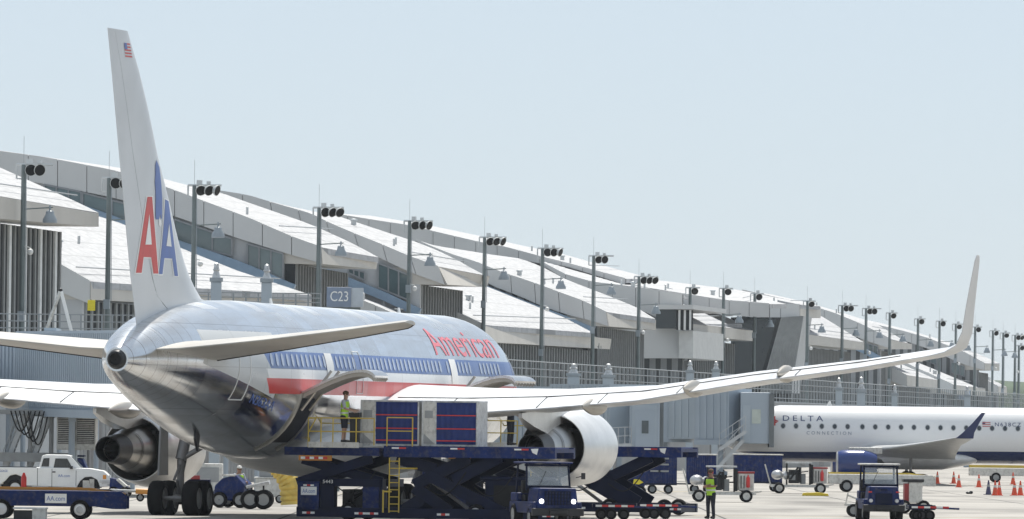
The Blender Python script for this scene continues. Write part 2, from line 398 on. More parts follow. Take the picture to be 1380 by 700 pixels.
bay(705, (1037,412), 740, [(740,351),(800,368),(843,384),(930,398),(975,405),(1037,410)], [(760,349),(820,362),(880,377),(980,389),(1010,398),(1060,410)],
    band=[(740,353),(800,372),(843,390),(930,416),(975,425),(1037,428)], wall=False)
bay(690, (843,383), 760, [(440,287),(514,299),(549,304),(603,317),(646,327),(683,334),(731,347),(760,354),(843,376)],
    [(500,291),(574,303),(646,318),(703,331),(760,343),(820,360),(880,376)],
    band=[(440,290),(469,296),(514,311),(560,328),(617,337),(660,345),(703,350),(731,356),(760,358),(843,384)])
bay(765, (1078,412), 785, [(975,400),(1010,408),(1078,411)], [(990,390),(1040,400),(1105,413)], band=[(975,410),(1010,428),(1078,428)], wall=False,
    eave=(((1078,411),(1106,414),(1078,427),(1106,429)),790))
bay(770, (1075,449), 826, [(1020,420),(1050,435),(1075,449)], [(1085,415),(1110,428),(1165,462)], band=[(1020,440),(1050,455),(1075,463)],
    eave=(((1075,449),(1165,462),(1075,463),(1165,472)),826), lou=(1068,1146,-1.0))
bay(840, (1200,458), 868, [(1000,391),(1040,400),(1088,411),(1126,423),(1160,437),(1200,457)], [(1040,397),(1080,406),(1130,420),(1180,436),(1226,464)],
    band=[(1000,402),(1050,415),(1103,427),(1134,446),(1166,459),(1200,470)],
    eave=(((1200,458),(1229,464),(1200,471),(1229,471)),868), lou=(1186,1206,-1.0),
    glaz=[([(1165,462),(1183,467),(1183,484),(1165,477)], M_glass)], base=[(1140,462),(1165,473),(1190,486)])
bay(850, (1222,506), 900, [(1140,463),(1180,485),(1222,506)], [(1150,462),(1190,480),(1265,513)], band=[(1140,480),(1180,505),(1222,522)],
    eave=(((1222,506),(1265,513),(1222,520),(1265,523)),900), lou=(1210,1255,-1.0))
bay(912, (1285,519), 965, [(1210,485),(1250,503),(1285,519)], [(1225,482),(1262,497),(1328,524)], band=[(1210,500),(1250,520),(1285,532)],
    eave=(((1285,519),(1328,524),(1285,531),(1328,534)),965), lou=(1275,1320,-1.0))
bay(955, (1327,490), 978, [(1150,428),(1180,438),(1215,446),(1250,456),(1300,475),(1327,490)], [(1180,434),(1225,445),(1280,462),(1320,478),(1347,490)],
    band=[(1150,434),(1180,445),(1215,458),(1250,470),(1300,492),(1327,499)],
    eave=(((1327,490),(1347,491),(1327,499),(1347,500)),978), lou=(1318,1332,-1.0),
    glaz=[([(1240,470),(1262,478),(1262,492),(1240,484)], M_glass), ([(1282,488),(1300,494),(1300,508),(1282,502)], M_glass)])
bay(985, (1345,521), 1010, [(1310,505),(1330,513),(1345,521)], [(1320,505),(1340,513),(1357,522)], band=[(1310,515),(1330,525),(1345,533)],
    eave=(((1345,521),(1357,522),(1345,533),(1357,533)),1010))
# far ends of the slanted stair tower and projecting bays
def tbox(name, m, quad_near, D, depth, parent=term, outward=None):
    q = [P(x, y, D) for x, y in quad_near]; b = MB(); b.M = tinv; v2 = [p+AD*depth for p in q]
    b.add(q+v2, [(0,1,2,3),(7,6,5,4),(0,4,5,1),(1,5,6,2),(2,6,7,3),(3,7,4,0)]); return b.build(name, m, parent)
bx_ = tbox('projecting_bay', M_fasc, [(832,443),(915,443),(915,483),(832,483)], 662, 20)
tbox('bay_window', M_dglass, [(884,417),(912,417),(912,443),(884,443)], 660.5, 10, bx_)
tbox('bay_cornice', M_fasc, [(880,411),(934,411),(934,417),(880,417)], 659.5, 22, bx_)
tbox('bay_end_wall', mat('pale_panel', (.6,.6,.58), .5), [(915,446),(934,446),(934,483),(915,483)], 661, 20, bx_)
q0, q1 = P(912,417,660), P(934,417,660)
louver(Vector((q0.x,q0.y,0)), Vector((q1.x,q1.y,0)), P(920,445,660).z, P(920,418,660).z, bx_, pitch=.62, name='bay_fins', fin=M_white)
tw = MB(); tw.M = tinv
a = [P(1053,428,762), P(1083,426,762), P(1066,530,762), P(1024,530,762)]
tw.add(a+[p+AD*7 for p in a], [(0,1,2,3),(7,6,5,4),(0,4,5,1),(1,5,6,2),(2,6,7,3),(3,7,4,0)])
tob = tw.build('slanted_tower', M_wall, term)
tf = MB(); tf.M = tinv
for i in range(9):
    t = (i+.5)/9; tf.bar(a[0].lerp(a[1],t)-AD*.1, a[3].lerp(a[2],t)-AD*.1, .12, h=.12)
tf.build('tower_fins', M_louv, tob)
tbox('lobby_glazing', M_dglass, [(985,428),(1058,426),(1040,560),(985,560)], 768, 2)
# service level block along the apron edge with its guard fence
def fac(x, off=0.0): 
    p = P(x, 577, DX(x)); return Vector((p.x,p.y,0))+BD*off
bl = MB(); bl.M = tinv
xs = [-300,-100,0,200,400,600,700,800,900,1000,1100,1200,1300,1360,1400]
pf = [fac(x, 4.0) for x in xs]; pb = [fac(x, -30.0) for x in xs]
for i in range(len(xs)-1):
    v = [pf[i], pf[i+1], pb[i+1], pb[i]]
    bl.add([p for p in v]+[p+Vector((0,0,5.6)) for p in v], [(0,1,2,3),(7,6,5,4),(0,4,5,1),(1,5,6,2),(2,6,7,3),(3,7,4,0)])
base_o = bl.build('service_level', M_base, term)
rb = MB(); rb.M = tinv; fn = MB(); fn.M = tinv; dk = MB(); dk.M = tinv
tot = 0
for i in range(2, len(xs)-1):
    a, b_ = pf[i], pf[i+1]; L = (b_-a).length; d = (b_-a).normalized(); nr = Vector((d.y,-d.x,0))
    k = int(L/.9)
    for j in range(k):
        c = a.lerp(b_, j/k); rb.bar(c+nr*.08, c+nr*.08+Vector((0,0,5.5)), .05, h=.07)
    k = int(L/2.2)
    for j in range(k):
        c = a.lerp(b_, j/k)-nr*.3; fn.bar(c+Vector((0,0,5.6)), c+Vector((0,0,7.6)), .05, 5)
    for z in (5.9, 6.6, 7.1, 7.6): fn.bar(a-nr*.3+Vector((0,0,z)), b_-nr*.3+Vector((0,0,z)), .035, 5)
    k = int(L/7)
    for j in range(k):
        if (j+i)%2: continue
        c = a.lerp(b_, (j+.2)/k)+nr*.05; e = c+d*3.2
        q = [c, e, e+nr*.1, c+nr*.1]; dk = MB(); dk.M = tinv; dk.add([p+Vector((0,0,.2)) for p in q]+[p+Vector((0,0,3.4)) for p in q], [(0,1,2,3),(7,6,5,4),(0,4,5,1),(1,5,6,2),(2,6,7,3),(3,7,4,0)]); dk.build('dock_door', M_joint, base_o)
rb.build('wall_rib', M_wall, base_o); fn.build('guard_fence', M_rail, base_o)

# ---------------------------------------------------------------- apron light poles
fl = MB(); fl.lathe([(-.25,.10),(-.22,.24),(-.05,.36),(.06,.385)], axis='y', n=16, cap=True); fl_me = fl.build('floodlight', M_lamp, smooth=True)
le = MB(); le.lathe([(0,.35),(.03,.34),(.045,.2)], axis='y', n=16, cap=True); le_me = le.build('lens', M_lens, smooth=True)
dm = MB(); dm.lathe([(.25,.12),(.2,.2),(.05,.22),(-.2,.36),(-.36,.36)], axis='z', n=16, cap=True); dm.box(-.04,.04,-.04,.04,.2,.5); dm_me = dm.build('dome_lamp', M_dome, smooth=True)
def inst(src, parent, loc, rot=(0,0,0), s=1):
    o = bpy.data.objects.new(src.name.split('.')[0], src.data); COL.objects.link(o); o.parent = parent; o.location = loc; o.rotation_euler = rot; o.scale = (s,)*3; return o
POLES = [(32,222,2,1),(147,240,2,1),(262,250,3,1),(430,280,3,1),(552,298,3,1),(653,320,3,1),(731,335,3,1),(800,345,2,1),(861,373,3,1),(930,388,1,0),(975,389,1,1),(1017,396,1,1),(1088,406,1,1),(1135,412,2,1),(1167,416,2,1),(1199,422,1,1),(1237,430,1,1),(1266,433,1,1),(1288,437,1,1),(1314,441,1,1),(1338,446,1,1),(1352,449,1,1),(1368,452,2,0),(1373,466,1,0)]
for i, (x, y, nf, dome) in enumerate(POLES):
    D = DX(x)-2.0; h = 575+(x-690)*.0119
    p = P(x, y, D); base = Vector((p.x, p.y, 0)); H = p.z
    nxt = 'nearest the left photo edge' if i == 0 else None
    o = E('apron_light_pole', 'x', 'light pole', base, -PHI, 'tall light poles along the concourse')
    where = ['at the far left edge, over the nearest louvred wall','partly hidden by the tail fin, left of it','just right of the big tail fin','standing beside the grey gate number sign','second pole right of the gate number sign','behind the forward end of the large fuselage','right of the large fuselage nose','between the fuselage nose and the projecting bay, with two lamps','left of the projecting dark window bay','small one at the right end of the projecting window bay','left of the dark glazed corner, behind the two metal chimneys','in front of the dark glazed corner by the slanted tower','just right of the slanted tower','with two lamps, second right of the slanted tower','with two lamps, over a green window of the far roofs','at the far louvred recess left of the winglet','over the low far canopy left of the winglet','over the far roof, second left of the winglet','directly behind the foot of the upright winglet','first one right of the upright winglet','second one right of the upright winglet','third one right of the upright winglet','tallest of the last two at the right photo edge','short last one at the right photo edge'][i]
    o['label'] = 'grey light pole '+where
    m = MB(); m.bar((0,0,3),(0,0,H), .17, 10, r2=.11); m.bar((0,0,0),(0,0,3), .24, 10, r2=.2); m.build('pole', M_pole, o, smooth=True)
    m = MB(); m.bar((-.35,0,H),(1.5 if nf>1 else .8,0,H),.07,6); m.bar((-.35,0,H),(-.35,0,H-.7),.05,6); m.bar((-.35,0,H-.7),(0,0,H-.7),.04,6); m.box(.15,.42,-.15,.15,H+.02,H+.28); m.box(.7,.9,-.12,.12,H+.04,H+.22) if nf>1 else None; m.build('lamp_bracket', M_lamp, o, smooth=True)
    m = MB(); m.bar((0,0,H),(0,0,H+1.4),.011,5); m.build('lightning_rod', M_rail, o)
    m = MB(); zb_ = random.uniform(.45,.75)*H; m.box(-.16,.16,-.3,-.14,zb_,zb_+.5); m.bar((.2,-.05,zb_+.4),(.14,-.05,H-.3),.02,4); m.build('junction_box', M_dome, o)
    for k in range(nf):
        yaw = [-2.7, -2.35, -2.05][k] + random.uniform(-.35,.2)
        f_ = inst(fl_me, o, (.42+.44*k, -.3, H-.28), (math.radians(-20),0,0), .8); f_.rotation_euler = (math.radians(random.uniform(-8,-28)), 0, yaw)
        l_ = inst(le_me, f_, (0,.05,0))
    if dome:
        m = MB(); m.bar((0,0,H-2.2),(1.5,0,H-2.1),.035,5); m.build('side_arm', M_pole, o)
        inst(dm_me, o, (1.35,0,H-2.5))
    if i%2 == 0:
        m = MB(); m.ball((.4,-.1,H-4.3),.16); m.bar((0,0,H-4.0),(.4,-.1,H-4.1),.03,5); m.build('security_camera', M_white, o, smooth=True)
for o_ in (fl_me, le_me, dm_me): bpy.data.objects.remove(o_)

# ================================================================ the large airliner
TH = .214; X0, D0, XT = -12.25, 258.0, 53.0
dn = Vector((math.sin(TH), math.cos(TH), 0)); rt = Vector((math.cos(TH), -math.sin(TH), 0))
ROOT = Vector((X0, D0, 0))+dn*(XT-27)
jet = E('wide_body_airliner', 'large silver twin engine airliner with red and blue letters on its tall tail fin', 'airliner', ROOT, -TH)
JM = Matrix.Translation(ROOT) @ Matrix.Rotation(-TH, 4, 'Z'); JI = JM.inverted()
def jl(xa, y, z): return Vector((y, 27-xa, z))             # aft of nose, starboard, up
def jpx(px, py, y=0.0):                                     # photo spot on the plane y = const of the aircraft
    q = onplane(px, py, JM @ Vector((y,0,0)), rt); return JI @ q
def silver():
    m = bpy.data.materials.new('polished_aluminium_livery'); m.use_nodes = True; n = m.node_tree.nodes; l = m.node_tree.links; b = n['Principled BSDF']
    tc = n.new('ShaderNodeTexCoord'); sp = n.new('ShaderNodeSeparateXYZ'); l.new(tc.outputs['Object'], sp.inputs[0])
    def mth(op, a, c=None, cl=False):
        q = n.new('ShaderNodeMath'); q.operation = op; q.use_clamp = cl
        for i, v in enumerate((a, c)):
            if v is None: continue
            if isinstance(v, (int, float)): q.inputs[i].default_value = v
            else: l.new(v, q.inputs[i])
        return q.outputs[0]
    X, Y, Z = sp.outputs
    def between(v, a, c): return mth('MULTIPLY', mth('GREATER_THAN', v, a), mth('LESS_THAN', v, c))
    # stripes end on a slant towards the tail
    blue = mth('MULTIPLY', between(Z, 4.93, 5.5), mth('GREATER_THAN', mth('ADD', Y, mth('MULTIPLY', Z, 1.2)), -9.4))
    red = mth('MULTIPLY', between(Z, 4.12, 4.62), mth('GREATER_THAN', mth('ADD', Y, mth('MULTIPLY', Z, 1.2)), -10.2))
    mid = mth('MULTIPLY', between(Z, 4.62, 4.93), mth('GREATER_THAN', mth('ADD', Y, mth('MULTIPLY', Z, 1.2)), -9.9))
    fair = mth('MULTIPLY', mth('MULTIPLY', between(mth('ADD', Y, mth('MULTIPLY', Z, -.25)), -22.5, -15.6), mth('LESS_THAN', Z, 6.1)), mth('GREATER_THAN', mth('ADD', Z, mth('MULTIPLY', Y, .16)), 1.62))
    wingf = mth('MULTIPLY', between(Y, -1.5, 11.5), mth('LESS_THAN', Z, 3.4))
    # panel lines: circumferential joints
    wv = mth('FRACT', mth('MULTIPLY', Y, 1/2.62)); line1 = mth('LESS_THAN', wv, .013)
    wz = mth('FRACT', mth('ADD', mth('MULTIPLY', Z, 1/1.35), .35)); line2 = mth('LESS_THAN', wz, .016)
    line = mth('MAXIMUM', line1, line2)
    no = n.new('ShaderNodeTexNoise'); no.inputs['Scale'].default_value = .9; no.inputs['Detail'].default_value = 8; l.new(tc.outputs['Object'], no.inputs['Vector'])
    mp = n.new('ShaderNodeMapping'); mp.inputs['Scale'].default_value = (2.5,.35,2.5); l.new(tc.outputs['Object'], mp.inputs[0])
    n2 = n.new('ShaderNodeTexNoise'); n2.inputs['Scale'].default_value = 1.2; n2.inputs['Detail'].default_value = 6; l.new(mp.outputs[0], n2.inputs['Vector'])
    # panels of slightly different polish
    br = n.new('ShaderNodeTexVoronoi'); br.inputs['Scale'].default_value = .45; br.distance = 'CHEBYCHEV'; l.new(tc.outputs['Object'], br.inputs['Vector'])
    fl1 = mth('FLOOR', mth('MULTIPLY', Y, 1/1.31)); fl2 = mth('FLOOR', mth('MULTIPLY', Z, 1/.68)); cb = n.new('ShaderNodeCombineXYZ'); l.new(fl1, cb.inputs[0]); l.new(fl2, cb.inputs[1]); wn = n.new('ShaderNodeTexWhiteNoise'); wn.noise_dimensions = '3D'; l.new(cb.outputs[0], wn.inputs['Vector']); PN = wn.outputs['Value']
    rings = mth('MULTIPLY', mth('LESS_THAN', mth('FRACT', mth('MULTIPLY', Y, 1/.66)), .035), mth('LESS_THAN', Y, -21.5))
    def mixc(f, a, c):
        q = n.new('ShaderNodeMix'); q.data_type = 'RGBA'
        if isinstance(f, float): q.inputs[0].default_value = f
        else: l.new(f, q.inputs[0])
        for i, v in ((6,a),(7,c)):
            if isinstance(v, tuple): q.inputs[i].default_value = v+(1,)
            else: l.new(v, q.inputs[i])
        return q.outputs[2]
    rp = n.new('ShaderNodeValToRGB'); rp.color_ramp.elements[0].position = .35; rp.color_ramp.elements[0].color = (.66,.67,.68,1); rp.color_ramp.elements[1].position = .6; rp.color_ramp.elements[1].color = (.74,.78,.82,1)
    l.new(n2.outputs[0], rp.inputs[0])
    c = rp.outputs[0]
    c = mixc(mth('MULTIPLY', PN, .32), c, (.45,.44,.42)); c = mixc(mth('MULTIPLY', rings, .7), c, (.14,.12,.11))
    c = mixc(fair, c, (.52,.54,.55)); c = mixc(wingf, c, (.55,.56,.57)); c = mixc(mid, c, (.80,.80,.80)); c = mixc(blue, c, (.10,.17,.38)); c = mixc(red, c, (.55,.03,.03)); c = mixc(mth('MULTIPLY', line, .45), c, (.2,.2,.2))
    l.new(c, b.inputs['Base Color'])
    painted = mth('MAXIMUM', mth('MAXIMUM', blue, red), mth('MAXIMUM', mth('MAXIMUM', mid, wingf), fair))
    upz = mth('MULTIPLY', mth('SUBTRACT', Z, 4.9), 1.1, True); l.new(mth('MULTIPLY', mth('SUBTRACT', 1.0, painted), mth('SUBTRACT', 1.0, mth('MULTIPLY', upz, .08))), b.inputs['Metallic'])
    rg = mth('ADD', mth('ADD', mth('MULTIPLY', painted, .16), mth('MULTIPLY', upz, .05)), mth('ADD', mth('MULTIPLY', PN, .13), mth('ADD', .04, mth('MULTIPLY', no.outputs[0], .16))))
    l.new(rg, b.inputs['Roughness'])
    bp = n.new('ShaderNodeBump'); bp.inputs['Strength'].default_value = .16; bp.inputs['Distance'].default_value = .03; l.new(no.outputs[0], bp.inputs['Height'])
    bp2 = n.new('ShaderNodeBump'); bp2.inputs['Strength'].default_value = .2; bp2.inputs['Distance'].default_value = .02; l.new(br.outputs['Distance'], bp2.inputs['Height']); l.new(bp.outputs[0], bp2.inputs['Normal'])
    l.new(bp2.outputs[0], b.inputs['Normal'])
    return m
M_silver = silver()
M_fin = mat('grey_painted_tail', (.60,.62,.64), .35, var=.07, scale=.5)
M_wing = mat('wing_grey', (.68,.69,.70), .32, metal=.1, var=.22, scale=.7, streak=(3,.3,1))
M_under = mat('weathered_metal', (.45,.42,.37), .35, metal=.6, var=.2, scale=.5)
M_metal = mat('bare_metal', (.62,.61,.6), .22, metal=1, var=.2, scale=1.5)
M_nac = mat('nacelle_silver', (.74,.74,.73), .3, metal=.45, var=.12, scale=1.2)
M_dark = mat('dark_metal', (.035,.035,.037), .4, metal=.5, var=.3)
M_black = mat('black_cavity', (.01,.01,.011), .8)
M_tyre = mat('tyre_rubber', (.009,.009,.010), .85, spec=.2)
M_red = mat('signal_red', (.60,.035,.03), .4)
M_blue = mat('letter_blue', (.07,.14,.42), .4)
M_wht = mat('white_paint', (.84,.84,.82), .4, var=.06)
M_strut = mat('gear_strut', (.20,.20,.20), .4, metal=.3)

# fuselage: (xa, z centre, half width, half height)
FS = [(0.0,3.75,.04,.04),(.35,3.78,.55,.5),(1.0,3.88,1.0,.95),(2.2,4.05,1.55,1.5),(3.6,4.27,2.02,2.05),(5.2,4.45,2.34,2.42),(7.2,4.54,2.5,2.6),(10,4.55,2.515,2.61),(20,4.55,2.515,2.61),(30,4.55,2.515,2.61),(35,4.56,2.515,2.6),
      (38,4.62,2.5,2.55),(40.5,4.72,2.42,2.42),(43,4.88,2.25,2.2),(45.5,5.03,1.98,1.9),(48,5.12,1.6,1.55),(50,5.14,1.22,1.19),(51.6,5.12,.86,.84),(52.6,5.1,.52,.52),(53.0,5.09,.36,.37)]
def fsec(xa):
    for a, b in zip(FS, FS[1:]):
        if a[0] <= xa <= b[0]:
            t = (xa-a[0])/(b[0]-a[0]); return tuple(a[i]+(b[i]-a[i])*t for i in range(4))
    return FS[-1]
def cat(xa):   # smooth interpolation
    k = 0
    while k < len(FS)-2 and FS[k+1][0] < xa: k += 1
    p0 = FS[max(0,k-1)]; p1 = FS[k]; p2 = FS[k+1]; p3 = FS[min(len(FS)-1,k+2)]
    t = (xa-p1[0])/(p2[0]-p1[0]); out = [xa]
    for i in (1,2,3):
        m1 = (p2[i]-p0[i])/(p2[0]-p0[0])*(p2[0]-p1[0]); m2 = (p3[i]-p1[i])/(p3[0]-p1[0])*(p2[0]-p1[0])
        out.append((2*t**3-3*t*t+1)*p1[i]+(t**3-2*t*t+t)*m1+(-2*t**3+3*t*t)*p2[i]+(t**3-t*t)*m2)
    return out
def fskin(xa, ang, off=0.0):      # ang from horizontal starboard, up positive
    _, zc, ry, rz = cat(min(52.99,max(.01,xa))); return jl(xa, (ry+off)*math.cos(ang), zc+(rz+off)*math.sin(ang))
def zang(xa, z):
    _, zc, ry, rz = cat(xa); return math.asin(max(-1,min(1,(z-zc)/rz)))
b = MB(); secs = []
xa = 0.0; XS = [0.001]+[.1*i for i in range(1,8)]+[.8+.3*i for i in range(0,20)]+[7+1.0*i for i in range(0,28)]+[35+.5*i for i in range(0,36)]+[52.995]
for x in sorted(set(XS)):
    secs.append([fskin(x, 2*PI*i/56) for i in range(56)])
b.loft(secs, True, True); fus = b.build('fuselage', M_silver, jet, smooth=60)
# tail cone exhaust
b = MB(); c = jl(53,0,5.09); b.lathe([(0.05,.33),(-.18,.25),(-.20,.19),(.25,.17)], c=tuple(c), n=24); b.lathe([(-.12,.2),(-.11,.01)], c=tuple(c), n=24, mi=1)
b.build('exhaust_pipe', [M_dark, M_black], jet, smooth=True)
# windows
for i in range(57):
    xa = 8.6+.6*i
    if xa in () or 17.0 < xa < 17.9 or 30.2 < xa < 31.4 or 12.1 < xa < 12.9: continue
    m = MB(); c0 = []; 
    for t in range(10):
        a = 2*PI*t/10; c0.append(fskin(xa+.15*math.copysign(abs(math.cos(a))**.7, math.cos(a)), zang(xa, 5.22+.21*math.copysign(abs(math.sin(a))**.7, math.sin(a))), .012))
    m.add(c0, [tuple(range(10))]); m.build('window', mat('window_rim', (.42,.48,.60), .25, metal=.2), fus)
# doors outlines
def outline(x0, x1, z0, z1, name, m, w=.022, mi=None):
    q = MB()
    pts = [(x0,z0),(x1,z0),(x1,z1),(x0,z1),(x0,z0)]
    for (a, za), (c, zb) in zip(pts, pts[1:]):
        for k in range(6):
            u0, u1 = k/6, (k+1)/6
            p = fskin(a+(c-a)*u0, zang(a+(c-a)*u0, za+(zb-za)*u0), .012); r = fskin(a+(c-a)*u1, zang(a+(c-a)*u1, za+(zb-za)*u1), .012); q.bar(p, r, w/2, 4)
    return q.build(name, m, fus)
outline(44.3,45.3,3.9,5.75,'passenger_door', M_wht); outline(4.6,5.7,3.9,5.75,'passenger_door', M_wht); outline(30.3,31.2,4.2,5.6,'overwing_door', M_wht)
def patch(x0, x1, z0, z1, name, m, off=.015, nx=6, nz=8, parent=None):
    q = MB(); V = []
    for i in range(nx+1):
        for j in range(nz+1):
            xx = x0+(x1-x0)*i/nx; V.append(fskin(xx, zang(xx, z0+(z1-z0)*j/nz), off))
    q.add(V, [(i*(nz+1)+j, (i+1)*(nz+1)+j, (i+1)*(nz+1)+j+1, i*(nz+1)+j+1) for i in range(nx) for j in range(nz)])
    return q.build(name, m, parent or fus, smooth=60)
# white stripes beside doors
patch(34.4,35.4,4.62,5.5,'door_panel', M_wht); patch(15.6,16.6,4.62,5.5,'door_panel', M_wht)
# open cargo doors, one aft one forward
for (x0, x1) in ((36.9,38.8),(13.8,17.2)):
    patch(x0, x1, 2.55, 4.1, 'hold_shade_patch', M_black, .02)  # shade of the open hold painted as a black patch on closed skin
    d = MB(); hinge = zang((x0+x1)/2, 4.12); V = []; n_ = 10
    hp = Vector((fskin(x0, hinge).x, 4.2))
    for s_ in (0, 1):
        for i in range(n_+1):
            t = i/n_; ang = math.radians(62-95*t); 
            hh = 0
            # arc swinging out and up from the hinge
            y = hp.x+2.4*math.sin(t*1.35)*1.05; z = hp.y+.75*math.sin(t*2.3) - (.09 if s_ else 0)
            for xx in (x0, x1): V.append(jl(xx, y+(0 if s_ == 0 else -.02), z))
    m_ = 2*(n_+1); fcs = []
    for i in range(n_):
        fcs += [(2*i,2*i+1,2*i+3,2*i+2), (m_+2*i+1,m_+2*i,m_+2*i+2,m_+2*i+3), (2*i,2*i+2,m_+2*i+2,m_+2*i), (2*i+1,m_+2*i+1,m_+2*i+3,2*i+3)]
    fcs += [(0,m_,m_+1,1),(2*n_,2*n_+1,m_+2*n_+1,m_+2*n_)]
    d.add(V, fcs)
    for k in range(7):           # frames on the inner face
        xx = x0+(x1-x0)*(k+.5)/7
        for i in range(n_):
            a = Vector(V[m_+2*i]); c = Vector(V[m_+2*i+2]); a.y = c.y = 27-xx; d.bar(a-Vector((0,0,.06)), c-Vector((0,0,.06)), .04, h=.07, mi=1)
    for xx in (x0+.4, x1-.4):
        d.bar(jl(xx, hp.x-.1, 3.6), jl(xx, hp.x+.9, 4.9), .05, 6, mi=1)
    d.build('cargo_door', [M_metal, M_under], jet, smooth=50)
    fr = MB()
    for xx in (x0, x1):
        for j in range(8):
            p = fskin(xx, zang(xx, 2.3+1.85*j/8), .03); r = fskin(xx, zang(xx, 2.3+1.85*(j+1)/8), .03); fr.bar(p, r, .05, 5)
    fr.build('door_frame', M_under, jet)
# wing to body fairing
b = MB(); secs = []
for xa_, hw, hz, zc in ((14.5,.6,.3,2.5),(16.5,2.2,.75,2.45),(19,2.75,1.05,2.4),(26,2.85,1.1,2.4),(30,2.6,1.0,2.45),(33,1.9,.7,2.4),(35.5,.5,.25,2.3)):
    secs.append([jl(xa_, hw*math.cos(t)*1.0, zc+hz*math.sin(t)) for t in [2*PI*i/28 for i in range(28)]])
b.loft(secs); b.build('belly_fairing', mat('fairing_grey', (.55,.56,.56), .35), jet, smooth=60)

# flying surfaces
def foil(le, chord, tc, cant=0.0, inc=0.0, side=1, n=12, blunt=.02, up0=0.0):
    """closed airfoil section. le (xa,y,z)"""
    up = []; lo = []
    for i in range(n+1):
        s = 1-math.cos(PI/2*i/n) if i < n else 1.0
        t = 5*tc*chord*(.2969*math.sqrt(s)-.126*s-.3516*s*s+.2843*s**3-.1015*s**4)+blunt*.5*s
        cam_ = .02*chord*math.sin(PI*min(1,s))
        up.append((s, cam_+t)); lo.append((s, cam_-t))
    pts = up+lo[::-1][0:-1]; out = []
    for s, h in pts:
        dx = s*chord*math.cos(inc)+h*math.sin(inc); dz = h*math.cos(inc)-s*chord*math.sin(inc)
        y = le[1]-side*dz*math.sin(cant); z = le[2]+dz*math.cos(cant); out.append(jl(le[0]+dx, y, z))
    return out
def te_sections(rows, side, n=12):
    """rows (y, xLE, chord, zTE, tc, inc, cant)"""
    S = []
    for (y, xl, ch, zte, tc_, inc, cant) in rows:
        S.append(foil((xl, side*y, zte+ch*math.sin(inc)*math.cos(cant)), ch, tc_, cant, inc, side, n))
    return S
WR = [(1.5,18.2,11.2,3.42,.12,.045,0),(2.6,18.6,10.6,3.42,.12,.045,0),(5.5,20.6,8.7,3.55,.115,.045,0),(8.4,22.6,6.9,3.75,.11,.045,0),(12,25.0,5.9,4.05,.10,.04,0),(16,27.7,4.75,4.68,.10,.035,0),(20,30.3,3.6,5.2,.10,.035,0),(22.6,32.0,2.9,5.62,.10,.03,0)]
WT = [(22.6,32.0,2.9,5.62,.10,.03,0),(23.1,32.5,2.6,5.74,.09,.02,.15),(23.5,32.95,2.3,5.95,.08,.0,.55),(23.75,33.5,2.0,6.4,.075,0,1.05),(23.92,34.2,1.7,7.1,.075,0,1.25),(24.15,35.1,1.3,7.95,.075,0,1.3),(24.36,35.9,.9,8.72,.075,0,1.32),(24.4,36.2,.5,8.88,.075,0,1.32)]
for sd in (1, -1):
    b = MB(); b.loft(te_sections(WR, sd, 14)); wg = b.build('wing', M_wing, jet, smooth=50)
    b = MB(); b.loft(te_sections(WT, sd, 14)); b.build('winglet', M_fin, jet, smooth=50)
    # flap joint lines and spoiler edges drawn as shallow ridges
    q = MB()
    def up(y, s):
        for a, c in zip(WR, WR[1:]):
            if a[0] <= y <= c[0]:
                t = (y-a[0])/(c[0]-a[0]); r = [a[i]+(c[i]-a[i])*t for i in range(7)]; break
        sec = foil((r[1], sd*y, r[3]+r[2]*math.sin(r[5])), r[2], r[4], 0, r[5], sd, 14)
        f = math.acos(1-s)/(PI/2)*14; i = min(13,int(f)); return sec[i].lerp(sec[i+1], f-i)+Vector((0,0,.012))
    for s_ in (.72,):
        ys = [2.8+.6*i for i in range(32)]
        for y0, y1 in zip(ys, ys[1:]): q.bar(up(y0,s_), up(y1,s_), .018, 4)
    for y0 in (5.0, 8.3, 10.6, 13.5, 17.8): q.bar(up(y0,.72), up(y0,.985), .02, 4); 
    q.build('flap_seam', M_dark, wg)
    for (y, x, l_) in ((6.1,27.0,3.6),(10.2,27.0,3.4),(13.9,29.0,2.8),(17.2,30.2,2.4)):
        zt = [r for r in WR if r[0] >= y][0][3]-.22
        b = MB(); secs = []
        for t in [i/10 for i in range(11)]:
            r = .30*math.sin(PI*max(.02,min(.98,t**.8)))**.7; secs.append([jl(x+l_*t*1.15, sd*y+r*.75*math.cos(a), zt+.02+r*1.0*math.sin(a)) for a in [2*PI*i/14 for i in range(14)]])
        b.loft(secs); b.build('flap_track_fairing', M_under, wg, smooth=60)
# nav light
SR = [(.6,45.3,6.1,5.42,.10,-.03,0),(1.6,45.9,5.6,5.46,.10,-.03,0),(4.5,48.1,4.2,5.74,.095,-.03,0),(7.5,50.4,2.9,6.08,.09,-.03,0),(9.1,51.7,2.2,6.28,.09,-.03,0),(9.35,52.3,1.4,6.32,.08,-.03,0)]
def chordcut(rows, a0, a1):
    return [(y, xl+ch*a0, ch*(a1-a0), z, tc_, inc, c) for (y, xl, ch, z, tc_, inc, c) in rows]
for sd in (1, -1):
    b = MB(); b.loft(te_sections(SR, sd, 12)); st = b.build('tailplane', mat('tailplane_metal', (.50,.48,.44), .38, metal=.45, var=.2, scale=.5), jet, smooth=50)
    q = MB()
    for a, c in zip(SR, SR[1:]):
        for k in (0,):
            p = [foil((r[1], sd*r[0], r[3]+r[2]*math.sin(r[5])), r[2], r[4], 0, r[5], sd, 12) for r in (a, c)]
            q.bar(p[0][-5]-Vector((0,0,.01)), p[1][-5]-Vector((0,0,.01)), .02, 4)
    q.build('elevator_seam', M_dark, st)
